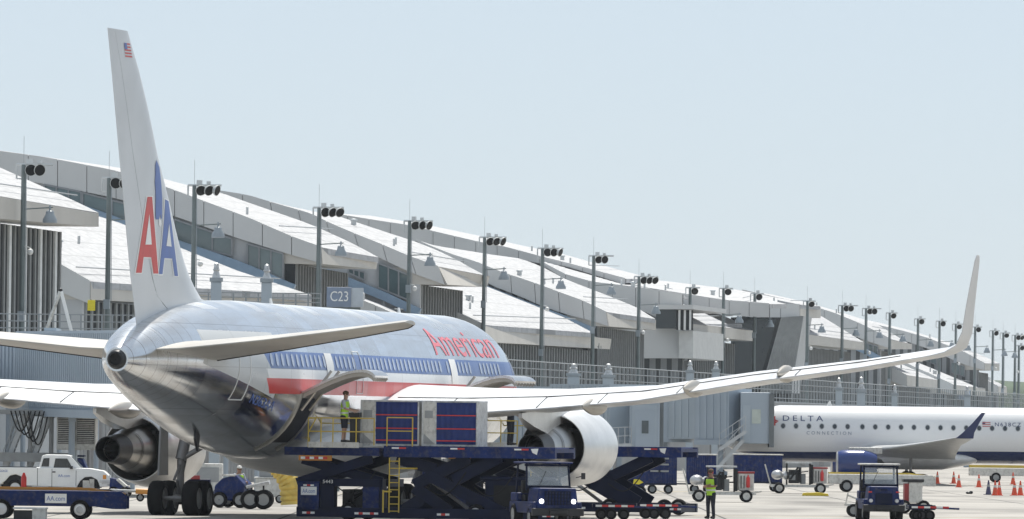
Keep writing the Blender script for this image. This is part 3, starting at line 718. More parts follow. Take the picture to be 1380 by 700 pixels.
# fin, traced on the centre plane of the aircraft
LE = [(172,43),(187,95),(200,150),(212,210),(227,270),(238,318),(247,352),(257,380),(272,405),(292,414)]
TE = [(145,36),(152,110),(160,200),(166,265),(171,320),(176,372),(184,438)]
LEl = sorted([(jpx(x,y).z, 27-jpx(x,y).y) for x, y in LE]); TEl = sorted([(jpx(x,y).z, 27-jpx(x,y).y) for x, y in TE])
def ip(t, z):
    if z <= t[0][0]: 
        (a, b_), (c, d) = t[0], t[1]; return b_+(d-b_)*(z-a)/(c-a)
    for (a, b_), (c, d) in zip(t, t[1:]):
        if z <= c: return b_+(d-b_)*(z-a)/(c-a)
    (a, b_), (c, d) = t[-2], t[-1]; return b_+(d-b_)*(z-a)/(c-a)
def fsect(z, s0, s1, n=14, k=0):
    le = ip(LEl, z); te = ip(TEl, z); ch = te-le; tmax = min(.5, .052*min(ch,7.5)); R = []; Lf = []
    for i in range(n+1):
        s = s0+(s1-s0)*i/n; ss = max(1e-4,s)
        t = 10*tmax*.5*(.2969*math.sqrt(ss)-.126*ss-.3516*ss**2+.2843*ss**3-.1036*ss**4)*1.0
        R.append(jl(le+ch*s, max(t,.008), z)); Lf.append(jl(le+ch*s, -max(t,.008), z))
    return R+Lf[::-1]
def finy(xa, z):
    le = ip(LEl, z); te = ip(TEl, z); ch = te-le; tmax = min(.5, .052*min(ch,7.5)); s = max(.001,min(1,(xa-le)/ch))
    return 5*tmax*(.2969*math.sqrt(s)-.126*s-.3516*s**2+.2843*s**3-.1036*s**4)
ztop = jpx(158,40).z
zs = [6.4+ (ztop-6.4)*i/24 for i in range(25)]
b = MB(); b.loft([fsect(z, 0, .70) for z in [6.2]+zs]); fin = b.build('fin', M_fin, jet, smooth=50)
zs2 = [6.15+(ztop-6.15)*i/24 for i in range(25)]
b = MB(); b.loft([fsect(z, .706, 1.0) for z in zs2]); rud = b.build('rudder', M_fin, jet, smooth=50)
b = MB(); b.loft([fsect(z, .68, .73) for z in zs2[:-1]]);
for v in b.v: v.x *= .9
b.build('rudder_hinge', M_dark, fin)
def fin_poly(pxs, name, m, off=.012, cuts=8):
    """flat marking traced on the starboard face of the fin"""
    me = bpy.data.meshes.new(name); bm = bmesh.new()
    vs = []
    for x, y in pxs:
        q = jpx(x, y, .25); yy = finy(27-q.y, q.z); q = jpx(x, y, yy); vs.append(bm.verts.new(q))
    bm.faces.new(vs); bmesh.ops.triangulate(bm, faces=bm.faces[:])
    z0 = min(v.co.z for v in bm.verts); z1 = max(v.co.z for v in bm.verts); y0 = min(v.co.y for v in bm.verts); y1 = max(v.co.y for v in bm.verts)
    for k in range(1, cuts): bmesh.ops.bisect_plane(bm, geom=bm.verts[:]+bm.edges[:]+bm.faces[:], plane_co=(0,0,z0+(z1-z0)*k/cuts), plane_no=(0,0,1))
    for k in range(1, 6): bmesh.ops.bisect_plane(bm, geom=bm.verts[:]+bm.edges[:]+bm.faces[:], plane_co=(0,y0+(y1-y0)*k/6,0), plane_no=(0,1,0))
    for v in bm.verts: v.co.x = finy(27-v.co.y, v.co.z)+off
    bm.to_mesh(me); bm.free(); me.materials.append(m); o = bpy.data.objects.new(name, me); COL.objects.link(o); o.parent = fin; return o
k_ = 140; sc_ = 544/140
def R1(pts): return [(140+x/3.886, 200+y/3.889) for x, y in pts]
Aout = [(160,653),(222,255),(248,255),(280,657),(253,657),(241,572),(199,570),(187,653)]
fin_poly(R1([(154,659),(217,249),(253,249),(284,663),(249,663),(237,578),(203,576),(191,659)]), 'letter_outline', M_wht, .010)
fin_poly(R1(Aout), 'letter', M_red, .018)
fin_poly(R1([(208,505),(243,505),(231,345)]), 'letter_counter', M_wht, .024)
fin_poly(R1([(278,667),(315,260),(345,272),(392,675),(362,675),(351,584),(317,582),(306,667)]), 'letter_outline', M_wht, .010)
fin_poly(R1([(283,660),(320,268),(340,278),(386,670),(367,670),(355,578),(313,576),(302,660)]), 'letter', M_blue, .018)
fin_poly(R1([(323,512),(351,516),(339,395)]), 'letter_counter', M_wht, .024)
fin_poly(R1([(268,90),(276,62),(292,100),(300,190),(304,260),(302,365),(297,375),(293,345),(285,372),(270,374),(266,366),(278,330),(270,240),(264,180),(267,140)]), 'eagle_emblem', M_blue, .014)
fin_poly(R1([(286,372),(294,376),(299,398),(292,412),(284,400)]), 'emblem_head', M_wht, .014)
for k in range(5):
    y = 58+k*4.2; fin_poly([(165.5+k*.35,y),(175+k*.6,y+1),(175.4+k*.6,y+3.1),(166+k*.35,y+2.1)], 'flag_stripe', M_red, .012, 2)
fin_poly([(165.5,58),(169.5,58.4),(170.5,67),(166.6,66.6)], 'flag_canton', M_blue, .016, 2)
# fuselage lettering
def letter_fn(x0, z0):
    return lambda u, v: fskin(x0-u, zang(x0-u, z0)+v/2.6, .014)
a0 = 18.2
0 and text('American', 'lettering_outline', M_wht, fus, (0,0,0), w=17.6*.62, h=1.28, fn=lambda u, v: fskin(a0-u-.05, zang(20,5.73)+(v)/2.6, .012), cuts=10)
text('American', 'lettering', mat('letter_red', (.72,.13,.15), .25), fus, (0,0,0), w=10.4, h=1.2, fn=lambda u, v: fskin(a0-u, zang(20,5.62)+v/2.6, .014), cuts=10)
text('N363AA', 'registration', M_blue, fus, (0,0,0), w=2.4, h=.34, fn=lambda u, v: fskin(43.6-u, zang(43,3.75)+v/2.3, .014), cuts=3)
# engines
for sd in (1, -1):
    ex = 7.45*sd; zc = 2.45 if sd > 0 else 2.2; k9 = .9
    c = jl(0, ex, zc); cc = (c.x, 0, c.z)
    def ax(pr): return [(26.5-x, r*k9) for x, r in pr]
    b = MB(); b.lathe(ax([(18.2,1.18),(17.2,1.12),(16.75,1.19),(16.6,1.26),(16.75,1.34),(17.4,1.45),(18.6,1.50),(20.0,1.48),(21.2,1.36),(22.1,1.24),(22.1,1.21),(21.0,1.20),(19.0,1.18)]), cc, n=48)
    eng = b.build('engine_nacelle', M_nac, jet, smooth=60)
    b = MB(); b.lathe(ax([(19.6,1.19),(19.6,.35)]), cc, n=40); b.lathe(ax([(18.4,1.18),(18.4,.3),(17.8,.02)]), cc, n=40); b.build('fan_disc', M_black, eng)
    b = MB(); b.lathe(ax([(19.7,.98),(21.0,1.0),(22.2,.93),(23.2,.78),(24.0,.62),(24.6,.52)]), cc, n=40); b.build('core_cowl', mat('core_metal', (.40,.39,.37), .28, metal=1, var=.25, scale=1.5), eng, smooth=60)
    b = MB(); b.lathe(ax([(22.18,.955),(22.24,.955)]), cc, n=40); b.lathe(ax([(23.4,.765),(23.46,.76)]), cc, n=40)
    for t in (.75, 2.2):
        p = jl(22.4, ex+.88*math.cos(t), zc+.88*math.sin(t)); b.box(p.x-.12,p.x+.12,p.y-.25,p.y+.25,p.z-.06,p.z+.06)
    b.build('cowl_vent', M_dark, eng)
    b = MB(); b.lathe(ax([(24.3,.60),(25.7,.50),(25.7,.46),(24.6,.50)]), cc, n=36); b.lathe(ax([(24.7,.30),(25.4,.22),(26.1,.06),(26.15,.01)]), cc, n=24); b.lathe(ax([(24.7,.43),(24.7,.1)]), cc, n=24, mi=1)
    b.build('exhaust_nozzle', [M_dark, M_black], eng, smooth=50)
    b = MB(); secs = []
    for (x_, zl, zh, hw) in ((18.2,3.6,3.85,.12),(20,3.3,4.1,.22),(22.3,3.1,4.3,.26),(24.5,2.9,4.0,.24),(26.5,3.15,3.7,.18),(28.0,3.45,3.6,.06)):
        secs.append([jl(x_,ex-hw,zl),jl(x_,ex+hw,zl),jl(x_,ex+hw,zh),jl(x_,ex-hw,zh)])
    b.loft(secs); b.build('engine_pylon', M_nac, eng, smooth=30)
# landing gear
def wheel(m, c, r, w, axis='x', mi=0, mr=1, hub=.5):
    m.lathe([(-w/2,r*.6),(-w/2,r*.86),(-w*.36,r*.97),(0,r),(w*.36,r*.97),(w/2,r*.86),(w/2,r*.6)], c=c, axis=axis, n=24, mi=mi)
    m.lathe([(-w*.42,.02),(-w*.38,r*hub),(-w/2,r*.62)], c=c, axis=axis, n=20, mi=mr); m.lathe([(w*.42,.02),(w*.38,r*hub),(w/2,r*.62)], c=c, axis=axis, n=20, mi=mr)
for sd in (1, -1):
    y = 4.15*sd; b = MB(); b.bar(jl(28.6,y-.3*sd,3.6), jl(28.9,y,1.9), .2, 12); b.bar(jl(28.9,y,1.9), jl(28.9,y,.62), .13, 12); b.bar(jl(28.2,y,.58), jl(29.6,y,.58), .13, 8)
    b.bar(jl(28.9,y,1.9), jl(28.7,y-2.2*sd,3.2), .09, 8); b.bar(jl(28.9,y,1.2), jl(27.3,y,3.3), .08, 8); b.bar(jl(29.02,y,1.7), jl(29.4,y-.1,1.2), .05, 6); b.bar(jl(29.4,y,1.2), jl(29.05,y,.75), .05, 6)
    lg = b.build('main_landing_gear', M_strut, jet, smooth=50)
    for dx in (-.71,.71):
        b = MB(); b.bar(jl(28.9+dx,y-.75,.58), jl(28.9+dx,y+.75,.58), .08, 8); b.build('axle', M_strut, lg)
        for dy in (-.6,.6):
            b = MB(); c = jl(28.9+dx,y+dy,.58); wheel(b, tuple(c), .6, .5); b.build('wheel', [M_tyre, M_strut], lg, smooth=40)
    b = MB(); b.prism([(0,0),(1.25,0),(1.0,1.9),(.1,1.9)], -.03, .03); b2 = b
    for v in b2.v:
        x_, y_, z_ = v; v.x, v.y, v.z = (y+sd*.62+y_), (27-28.3-x_), 1.35+z_
    b2.build('gear_door', M_strut, lg)
b = MB(); b.bar(jl(5.6,0,2.3), jl(5.6,0,.45), .12, 10); b.bar(jl(5.6,0,1.2), jl(4.2,0,2.4), .07, 6); ng = b.build('nose_landing_gear', M_strut, jet, smooth=True)
for dy in (-.3,.3):
    b = MB(); wheel(b, tuple(jl(5.6,dy,.47)), .47, .3); b.build('wheel', [M_tyre, M_strut], ng, smooth=40)
# drain mast / tail skid and antennas
b = MB(); p = fskin(43.2, -PI/2+.25); b.prism([(0,0),(.5,.25),(.55,-.15),(.2,-.55)], -.04, .04)
for v in b.v: v.x, v.y, v.z = p.x-.4+v.y, p.y-v.x, p.z+v.z
b.build('tail_skid', M_dark, jet)
for xa_ in (14, 33):
    b = MB(); p = fskin(xa_, PI/2); b.loft([[p+Vector((s*.03,-t,0)) for s, t in ((1,.0),(1,.3),(-1,.3),(-1,0))],[p+Vector((s*.012,-t,.18)) for s, t in ((1,.15),(1,.33),(-1,.33),(-1,.15))]])
    b.build('blade_antenna', M_wht, jet)

# ================================================================ shared vehicle materials
M_navy = mat('navy_paint', (.005,.020,.11), .45, var=.4, scale=2.5, spec=.22, dirt=.5)
M_navy2 = mat('navy_frame_paint', (.003,.008,.034), .5, spec=.2, var=.3, scale=1.5)
M_cloth = mat('navy_curtain', (.010,.028,.15), .7, var=.25, scale=3)
M_bblue = mat('bright_blue_curtain', (.02,.12,.34), .6, var=.2)
M_yel = mat('safety_yellow', (.58,.42,.06), .5, var=.15)
M_org = mat('worn_orange', (.55,.24,.04), .55)
M_cone = mat('cone_orange', (.72,.09,.03), .5)
M_conedk = mat('cone_dark', (.05,.05,.12), .5)
M_off = mat('offwhite_paint', (.62,.61,.57), .45, var=.15, dirt=.6)
M_grey = mat('equipment_grey', (.30,.31,.31), .5, var=.15)
M_alu = mat('container_aluminium', (.60,.61,.61), .38, metal=.5, var=.2, scale=3, dirt=.6)
M_bridge = mat('bridge_bluegrey', (.37,.43,.49), .5, var=.08, scale=.3)
M_bridgeL = mat('bridge_light', (.40,.46,.51), .5, var=.08, scale=.3)
M_bridgeD = mat('bellows_grey', (.20,.22,.23), .6)  # even dark grey of the bellows
M_glassV = mat('vehicle_glass', (.06,.08,.09), .08, spec=.8)
M_lit = mat('lit_headlamp', (.9,.9,.85), .3, emit=(1,.97,.9,4.0))
M_amber = mat('amber_lens', (.8,.3,.03), .3)
M_chr = mat('bright_rim', (.6,.6,.6), .3, metal=.6)
M_skin = mat('skin', (.30,.16,.10), .55); M_skinL = mat('skin_tan', (.45,.27,.19), .55)
M_vest = mat('lime_vest', (.42,.72,.04), .6, var=.08, emit=None); M_refl = mat('vest_stripe', (.65,.67,.67), .3)
M_shirt = mat('pale_shirt', (.45,.48,.52), .8); M_dkcl = mat('dark_clothes', (.015,.018,.03), .85); M_hair = mat('brown_hair', (.10,.06,.035), .8); M_shoe = mat('shoe', (.02,.02,.02), .6); M_helm = mat('white_cap', (.55,.55,.52), .5)

class Tr:       # reads local metres of a thing from the photo (x to the right, z up)
    def __init__(s, px0, D, rz=0.0):
        s.D = D; s.s = F/D; s.px0 = px0; s.yg = 577+(px0-690)*ROLL+CAMH*s.s; s.root = G(px0, D); s.k = 1/math.cos(rz); s.rz = rz
    def x(s, px): return (px-s.px0)/s.s*s.k
    def z(s, py): return max(0.0, (s.yg-py)/s.s)
    def B(s, m, x0, x1, y0, y1, d0, d1, mi=0): m.box(s.x(x0), s.x(x1), d0, d1, s.z(max(y0,y1)), s.z(min(y0,y1)), mi)
    def E(s, name, label, cat, group=None): return E(name, label, cat, s.root, s.rz, group)
def one(fn, name, mats, parent, **k):
    m = MB(); fn(m); return m.build(name, mats, parent, **k)
def vwheel(parent, c, r, w, rim=M_chr, axis='y', name='wheel'):
    m = MB(); wheel(m, c, r, w, axis, 0, 1, .55); return m.build(name, [M_tyre, rim], parent, smooth=40)
def sign(parent, s_, x, z, w, h, y, bgm=M_wht, tm=M_blue, th=.5, name='sign_panel', frac=.8):
    o = one(lambda m: m.box(x, x+w, y-.02, y, z, z+h), name, bgm, parent)
    text(s_, 'lettering', tm, o, (x+w*(1-frac)/2, y-.024, z+h*(1-th)/2), w=w*frac, h=h*th); return o
def reflector(m, x, y, z, n=4, w=.12, h=.06):
    for i in range(n): m.box(x+i*w, x+(i+1)*w-.004, y-.012, y, z, z+h, i % 2)

# ================================================================ people
def skin_mesh(verts, edges, radii, name, m, parent, sub=1):
    me = bpy.data.meshes.new(name); me.from_pydata(verts, edges, []); o = bpy.data.objects.new(name, me); COL.objects.link(o)
    o.modifiers.new('s', 'SKIN'); sd = o.modifiers.new('u', 'SUBSURF'); sd.levels = sub; sd.render_levels = sub
    for i, r in enumerate(radii):
        d = me.skin_vertices[0].data[i]; d.radius = (r, r) if not isinstance(r, tuple) else r; d.use_root = (i == 0)
    bpy.context.view_layer.update(); dg = bpy.context.evaluated_depsgraph_get(); em = bpy.data.meshes.new_from_object(o.evaluated_get(dg))
    COL.objects.unlink(o); bpy.data.objects.remove(o); em.materials.clear(); em.materials.append(m); em.name = name
    for p in em.polygons: p.material_index = 0; p.use_smooth = True
    q = bpy.data.objects.new(name, em); COL.objects.link(q)
    if parent: q.parent = parent
    return q
def person(label, loc, rz, arms, sit=False, vest=True, trousers=M_dkcl, short=False, skin=M_skinL, hair=M_hair, headwear=None, bend=0.0, shirt=M_shirt, scale=1.0, ear=False):
    t = E('person', label, 'person', loc, rz); t.scale = (scale,)*3
    hip = .5 if sit else .93
    V = [(0,0,hip),(0,0,hip+.2),(0,-bend*.5,hip+.42),(0,-bend,hip+.54),(0,-bend-.01,hip+.63),(0,-bend-.02,hip+.74)]
    R = [(.125,.10),(.13,.095),(.15,.10),(.06,.055),(.082,.09),(.078,.085)]; Ed = [(0,1),(1,2),(2,3),(3,4),(4,5)]
    sh = []
    for sd in (-1, 1):
        el, wr = arms[0 if sd < 0 else 1]
        i = len(V); V += [(sd*.19,-bend*.8,hip+.47), (el[0],el[1],hip+el[2]), (wr[0],wr[1],hip+wr[2])]; R += [.055,.042,.03]; Ed += [(2,i),(i,i+1),(i+1,i+2)]
        w_ = Vector(V[i+2]); d = (w_-Vector(V[i+1])).normalized(); palm = w_+d*.075; V.append(tuple(palm)); R.append((.036,.018)); Ed.append((i+2,i+3)); pi_ = i+3
        s1 = d.cross(Vector((0,1,.2))).normalized()
        if s1.length < .1: s1 = Vector((1,0,0))
        cu = d.cross(s1).normalized()
        for k, L in enumerate((.07,.08,.075,.06)):
            a = palm+s1*((k-1.5)*.024)+d*.02; c = a+d*L*.55; e = c+d*L*.4+cu*L*.35; j = len(V)
            V += [tuple(a), tuple(c), tuple(e)]; R += [.009,.0085,.007]; Ed += [(pi_,j),(j,j+1),(j+1,j+2)]
        a = w_+d*.03-s1*.03; c = a+d*.03-s1*.03+cu*.01; e = c+d*.03+cu*.015; j = len(V); V += [tuple(a),tuple(c),tuple(e)]; R += [.012,.010,.008]; Ed += [(i+2,j),(j,j+1),(j+1,j+2)]
        sh.append((V[i], V[i+1], V[i+2]))
    legs = []
    for sd in (-1, 1):
        i = len(V)
        if sit: J = [(sd*.1,-.02,hip-.02),(sd*.12,-.42,hip+.02),(sd*.12,-.46,.10),(sd*.12,-.6,.05)]
        else: J = [(sd*.095,0,hip-.06),(sd*.105,-.015,.50),(sd*.115,.02,.09),(sd*.13,-.13,.045)]
        V += J; R += [.085,.055,.036,(.04,.03)]; Ed += [(0,i),(i,i+1),(i+1,i+2),(i+2,i+3)]; legs.append(J)
    body = skin_mesh(V, Ed, R, 'body', skin, t, 1)
    hz = hip+.70; hy = -bend-.02
    # face
    one(lambda m: (m.ball((-.034,hy-.088,hz+.0),(.012,.008,.009)), m.ball((.034,hy-.088,hz),(.012,.008,.009))), 'eye', M_dkcl, body)
    one(lambda m: m.ball((0,hy-.10,hz-.03),(.014,.022,.024)), 'nose', skin, body, smooth=True)
    one(lambda m: m.ball((0,hy-.088,hz-.07),(.026,.008,.006)), 'mouth', mat('lips',(.28,.10,.08)), body)
    for sd in (-1,1): one(lambda m: m.ball((sd*.088,hy+.0,hz-.01),(.014,.026,.034)), 'ear_muff' if ear else 'ear', M_red if ear else skin, body, smooth=True)
    one(lambda m: m.ball((0,hy+.014,hz+.05),(.098,.108,.088), n=16), 'hair', hair, t, smooth=True)
    if headwear: one(lambda m: (m.ball((0,hy,hz+.075),(.104,.115,.075), n=16), m.ball((0,hy-.10,hz+.055),(.075,.07,.012))), 'cap', headwear, t, smooth=True)
    # clothes
    def tor(z0, z1, grow, name, m, stripes=None):
        q = MB(); secs = []
        prof = [(0,.165,.115),(.25,.155,.112),(.5,.165,.118),(.8,.19,.125),(.93,.175,.11),(1,.10,.075)]
        for u, a, b_ in prof:
            z = z0+(z1-z0)*u; yo = -bend*max(0,(z-hip)/.5)
            secs.append([((a+grow)*math.cos(2*PI*i/20), yo+(b_+grow)*math.sin(2*PI*i/20), z) for i in range(20)])
        q.loft(secs); return q.build(name, m, t, smooth=True)
    tor(hip-.04, hip+.52, .0, 'shirt', shirt)
    if vest:
        v = tor(hip-.10, hip+.50, .014, 'safety_vest', M_vest)
        for zc in (hip+.08, hip+.24):
            q = MB(); yo = -bend*max(0,(zc-hip)/.5); secs = [[((.182+dr)*math.cos(2*PI*i/20), yo+(.134+dr)*math.sin(2*PI*i/20), zc+dz) for i in range(20)] for dr, dz in ((0,-.025),(.004,-.02),(.004,.02),(0,.025))]
            q.loft(secs); q.build('reflective_stripe', M_refl, v, smooth=True)
    for (a, e, wv) in sh:
        q = MB(); a = Vector(a); e = Vector(e); wv = Vector(wv); q.bar(a+(a-e).normalized()*.03, a.lerp(e,.85), .068, 12, r2=.058); q.ball(a, .07)
        q.build('sleeve', shirt, t, smooth=True)
    for J in legs:
        J = [Vector(j) for j in J]; q = MB(); q.ball(J[0], .105); q.bar(J[0], J[1], .10, 14, r2=.072); 
        if not short: q.ball(J[1], .072); q.bar(J[1], J[2]+Vector((0,0,.0)), .07, 14, r2=.055)
        q.build('trouser_leg' if not short else 'shorts_leg', trousers, t, smooth=True)
        one(lambda m: (m.ball(J[2].lerp(J[3],.55)-Vector((0,0,.005)), (.048,.14,.05)), m.ball(J[2]-Vector((0,0,.03)), (.05,.06,.06))), 'shoe', M_shoe, t, smooth=True)
    one(lambda m: m.ball((0,0,hip-.02),(.16,.115,.11), n=16), 'trouser_seat', trousers, t, smooth=True)
    return t

# ================================================================ cargo loaders
def cargo_loader(px0, D, label, sign_txt, num, tint):
    T = Tr(565, 275, -TH)
    root = E('cargo_loader', label, 'cargo loader', G(px0, D), -TH, 'scissor lift cargo loaders')
    X, Z = T.x, T.z
    W_ = 3.2
    one(lambda m: (m.box(X(402),X(746),0,.28,Z(697),Z(684)), m.box(X(402),X(746),W_-.28,W_,Z(697),Z(684)), [m.box(X(x),X(x)+.25,.28,W_-.28,Z(696),Z(686)) for x in (404,470,560,650,735)]), 'chassis', M_navy2, root)
    rf = MB()
    for x in (410,480,495,590,730): reflector(rf, X(x), -.001, Z(693), 3, .14, .07)
    rf.build('reflector_tape', [M_wht, M_red], root)
    for x in (470, 640, 720):
        for y in (.25, W_-.25): vwheel(root, (X(x),y,.3), .3, .28)
    # power unit side
    c = one(lambda m: (m.box(X(403),X(432),.0,1.3,Z(688),Z(652)), m.box(X(403)-.02,X(432)+.02,-.02,1.32,Z(652),Z(650))), 'engine_cabinet', M_navy, root, bevel=.02)
    sign(c, sign_txt, X(408), Z(668), X(429)-X(408), Z(657)-Z(668), -.003)
    m = MB(); reflector(m, X(411), -.003, Z(656), 3, .12, .05); m.build('reflector_tape', [M_wht, M_red], c)
    c = one(lambda m: (m.box(X(434),X(452),0,.5,Z(688),Z(645)), m.box(X(434),X(516),0,.5,Z(656),Z(646)), m.box(X(513),X(517),0,.5,Z(688),Z(646)), m.box(X(434),X(516),1.2,W_,Z(656),Z(646))), 'front_frame', M_navy2, root)
    text(num, 'fleet_number', M_wht, c, (X(437),-.006,Z(652)), w=.34, h=.11)
    one(lambda m: (m.box(X(490),X(512),.05,1.2,Z(686),Z(655)), m.box(X(493),X(509),.04,.06,Z(659),Z(656),0)), 'control_box', M_navy, root, bevel=.02)
    one(lambda m: (m.box(X(455),X(486),.9,2.4,Z(686),Z(660)), m.bar((X(458),.8,Z(680)),(X(484),.8,Z(664)),.06,6), m.bar((X(470),.7,Z(684)),(X(470),.7,Z(660)),.05,6)), 'engine', M_dark, root)
    # bridge scissors and bridge platform
    one(lambda m: (m.box(X(385),X(512),0,.22,Z(615),Z(604)), m.box(X(385),X(512),W_-.22,W_,Z(615),Z(604)), m.box(X(385),X(512),.22,W_-.22,Z(608),Z(605))), 'bridge_platform', M_navy, root)
    one(lambda m: (m.box(X(420),X(488),-.35,.2,Z(603.5),Z(598)), m.box(X(420),X(488),-.36,-.34,Z(604.5),Z(597))), 'walkway_slab', M_off, root)
    o = one(lambda m: m.box(X(408),X(452),-.4,-.32,Z(622),Z(615)), 'bumper_bar', M_org, root)
    m = MB(); reflector(m, X(411), -.403, Z(620), 6, .15, .08); m.build('reflector_tape', [M_wht, M_red], o)
    g_ = MB()
    for x in (420,437,453,484): g_.bar((X(x),-.34,Z(604)),(X(x),-.34,Z(565)),.022,6)
    for y in (565,583): g_.bar((X(420),-.34,Z(y)),(X(508),-.34,Z(y)),.022,6)
    for x in (508,): g_.bar((X(x),-.34,Z(601)),(X(x),-.34,Z(565)),.022,6)
    g_.bar((X(420),-.34,Z(566)),(X(420),.6,Z(566)),.022,6)
    g_.bar((X(420),-.34,Z(585)),(X(430),-.34,Z(566)),.022,6)
    for x in (388,508):
        g_.bar((X(x),W_-.05,Z(604)),(X(x),W_-.05,Z(572)),.022,6)
    g_.bar((X(388),W_-.05,Z(572)),(X(508),W_-.05,Z(572)),.022,6)
    g_.build('guard_rail', M_yel, root)
    one(lambda m: (m.bar((X(400),.3,Z(652)),(X(500),.3,Z(618)),.09,h=.16), m.bar((X(512),.5,Z(650)),(X(405),.5,Z(620)),.09,h=.16)), 'bridge_scissor', M_navy2, root)
    one(lambda m: (m.bar((X(400),W_-.4,Z(652)),(X(500),W_-.4,Z(618)),.09,h=.16), m.bar((X(512),W_-.6,Z(650)),(X(405),W_-.6,Z(620)),.09,h=.16)), 'bridge_scissor', M_navy2, root)
    # main platform
    p = one(lambda m: (m.box(X(518),X(746),-.02,.24,Z(616),Z(601)), m.box(X(518),X(746),W_-.24,W_,Z(616),Z(601)), m.box(X(518),X(746),.24,W_-.24,Z(608),Z(603)), [m.bar((X(x),.24,Z(602.6)),(X(x),W_-.24,Z(602.6)),.05,6) for x in range(522,744,8)]), 'main_platform', M_navy, root)
    m = MB()
    for x in (529,607,692): reflector(m, X(x), -.023, Z(605), 2, .24, .05)
    m.build('reflector_tape', [M_wht, M_red], p)
    one(lambda m: m.add([(X(714),-.03,Z(603)),(X(724),-.03,Z(602.5)),(X(722),-.03,Z(611)),(X(716),-.03,Z(608))],[(0,1,2,3)]), 'emblem_decal', M_wht, p)
    # big scissors, two frames
    for y in (.35, W_-.5):
        for (a, c_) in (((699,616),(629,650)),((612,640),(681,682)),((600,648),(668,688))) if num == '5446' else (((556,653),(628,616)),((608,647),(670,614)),((556,656),(603,688)),((575,640),(675,689)),((532,618),(584,632)),((540,688),(570,668))):
            one(lambda m: m.bar((X(a[0]),y,Z(a[1])),(X(c_[0]),y+.15,Z(c_[1])),.07,h=.19), 'scissor_arm', M_navy2, root)
    one(lambda m: (m.bar((X(570),.9,Z(645)),(X(632),.9,Z(690)),.06,8), m.bar((X(604),.8,Z(662)),(X(668),.8,Z(688)),.03,6)), 'lift_ram', M_chr, root)
    if num != '5446': one(lambda m: (m.box(X(648),X(722),.6,2.4,Z(684),Z(640)), m.box(X(642),X(726),.5,2.6,Z(645),Z(640))), 'hydraulic_cabinet', M_navy2, root, bevel=.03)
    if num != '5446': one(lambda m: (m.box(X(660),X(700),.585,.6,Z(680),Z(652)),), 'cabinet_black_plate', M_black, root)  # flat black plate on the cabinet front
    if num != '5446': one(lambda m: m.box(X(702),X(718),.58,.6,Z(655),Z(651)), 'cabinet_label', M_off, root)
    # hoses
    for hx in (455, 575, 640):
        hm = MB(); pr = None
        for i in range(11):
            t = i/10; p_ = Vector((X(hx)+1.3*t, -.05+.2*t, Z(655)-.5*math.sin(PI*t)+.5*t))
            if pr: hm.bar(pr, p_, .022, 5)
            pr = p_
        hm.build('hydraulic_hose', M_black, root)
    # ladder
    l_ = MB()
    for x in (527,540): l_.bar((X(x),-.12,Z(690)),(X(x),-.12,Z(617)),.022,6)
    for k in range(8): l_.bar((X(527),-.12,Z(688-9.5*k)),(X(540),-.12,Z(688-9.5*k)),.018,6)
    l_.bar((X(540),-.12,Z(631)),(X(560),.3,Z(631)),.03,6); l_.bar((X(519),-.12,Z(660)),(X(519),-.12,Z(690)),.03,6); l_.bar((X(519),-.12,Z(662)),(X(530),-.12,Z(662)),.03,6)
    l_.build('ladder', M_yel, root)
    return root, T
ld, T1 = cargo_loader(565, 271.5, 'navy scissor lift cargo loader raised under two containers at the rear hold', 'AA.com', '5443', 0)
ld2, _ = cargo_loader(752, 300, 'navy scissor lift loader at the front hold, partly behind the engine', 'AA.com', '5446', 0)
LM = Matrix.Translation(G(565,271.5)) @ Matrix.Rotation(-TH, 4, 'Z')
def on1(px, y, z): return LM @ Vector((T1.x(px), y, z))
deckz = T1.z(601.8)
# containers
def container(px0, px1, label, mirrored):
    T = T1; w_ = T.x(px1)-T.x(px0)-.04; h_ = T.z(540)-T.z(601.5)
    c = E('freight_container', label, 'container', on1(px0, .25, deckz), -TH, 'air freight containers on the loader')
    a = w_*.24
    one(lambda m: m.box(0.03,w_-.03,.03,1.5,.06,h_-.02), 'inner_box', M_alu, c)
    one(lambda m: [m.box(x0,x1,y0,y1,z0,z1) for (x0,x1,y0,y1,z0,z1) in ((0,w_,0,1.53,0,.06),(0,w_,0,1.53,h_-.05,h_),(0,.05,-.01,.06,.06,h_-.05),(w_-.05,w_,-.01,.06,.06,h_-.05),(a,a+.05,-.01,.05,.06,h_-.05))], 'frame', M_alu, c)
    pn = one(lambda m: (m.box(.05,a,.0,.03,.45,h_-.05), m.prism([(.3,.06),(a,.06),(a,.45),(.05,.45)],.0,.03)), 'side_panel', M_off, c)
    one(lambda m: m.box(.10,a-.08,-.012,-.002,h_*.62,h_*.78), 'document_pouch', M_grey, pn)
    one(lambda m: m.prism([(.08,.10),(a-.02,.10),(.08,.42)],-.008,.0), 'gusset', M_grey, pn)
    cu = MB(); n_ = 24; V = []
    for i in range(n_+1):
        x = a+.05+(w_-.10-a)*i/n_; y = -.012+.012*math.sin(i*1.7)+.006*math.sin(i*4.1)
        V += [(x,y-.01,.08),(x,y-.016,h_*.5),(x,y-.01,h_-.06)]
    cu.add(V, [(3*i,3*i+3,3*i+4,3*i+1) for i in range(n_)]+[(3*i+1,3*i+4,3*i+5,3*i+2) for i in range(n_)]); co = cu.build('curtain', M_cloth, c, smooth=60)
    one(lambda m: [m.box(a+.05,w_-.05,-.045,-.038,z,z+.035) for z in (h_*.12,h_*.38,h_*.67)], 'red_strap', M_red, co)
    e = one(lambda m: m.box(w_-.03,w_,.05,1.5,.06,h_-.05), 'end_wall', M_off, c)
    return c
container(484, 564, 'navy curtained freight container nearer the worker, first on the raised loader', 0)
container(566, 642, 'navy curtained freight container farther from the worker, at the wing root', 0)
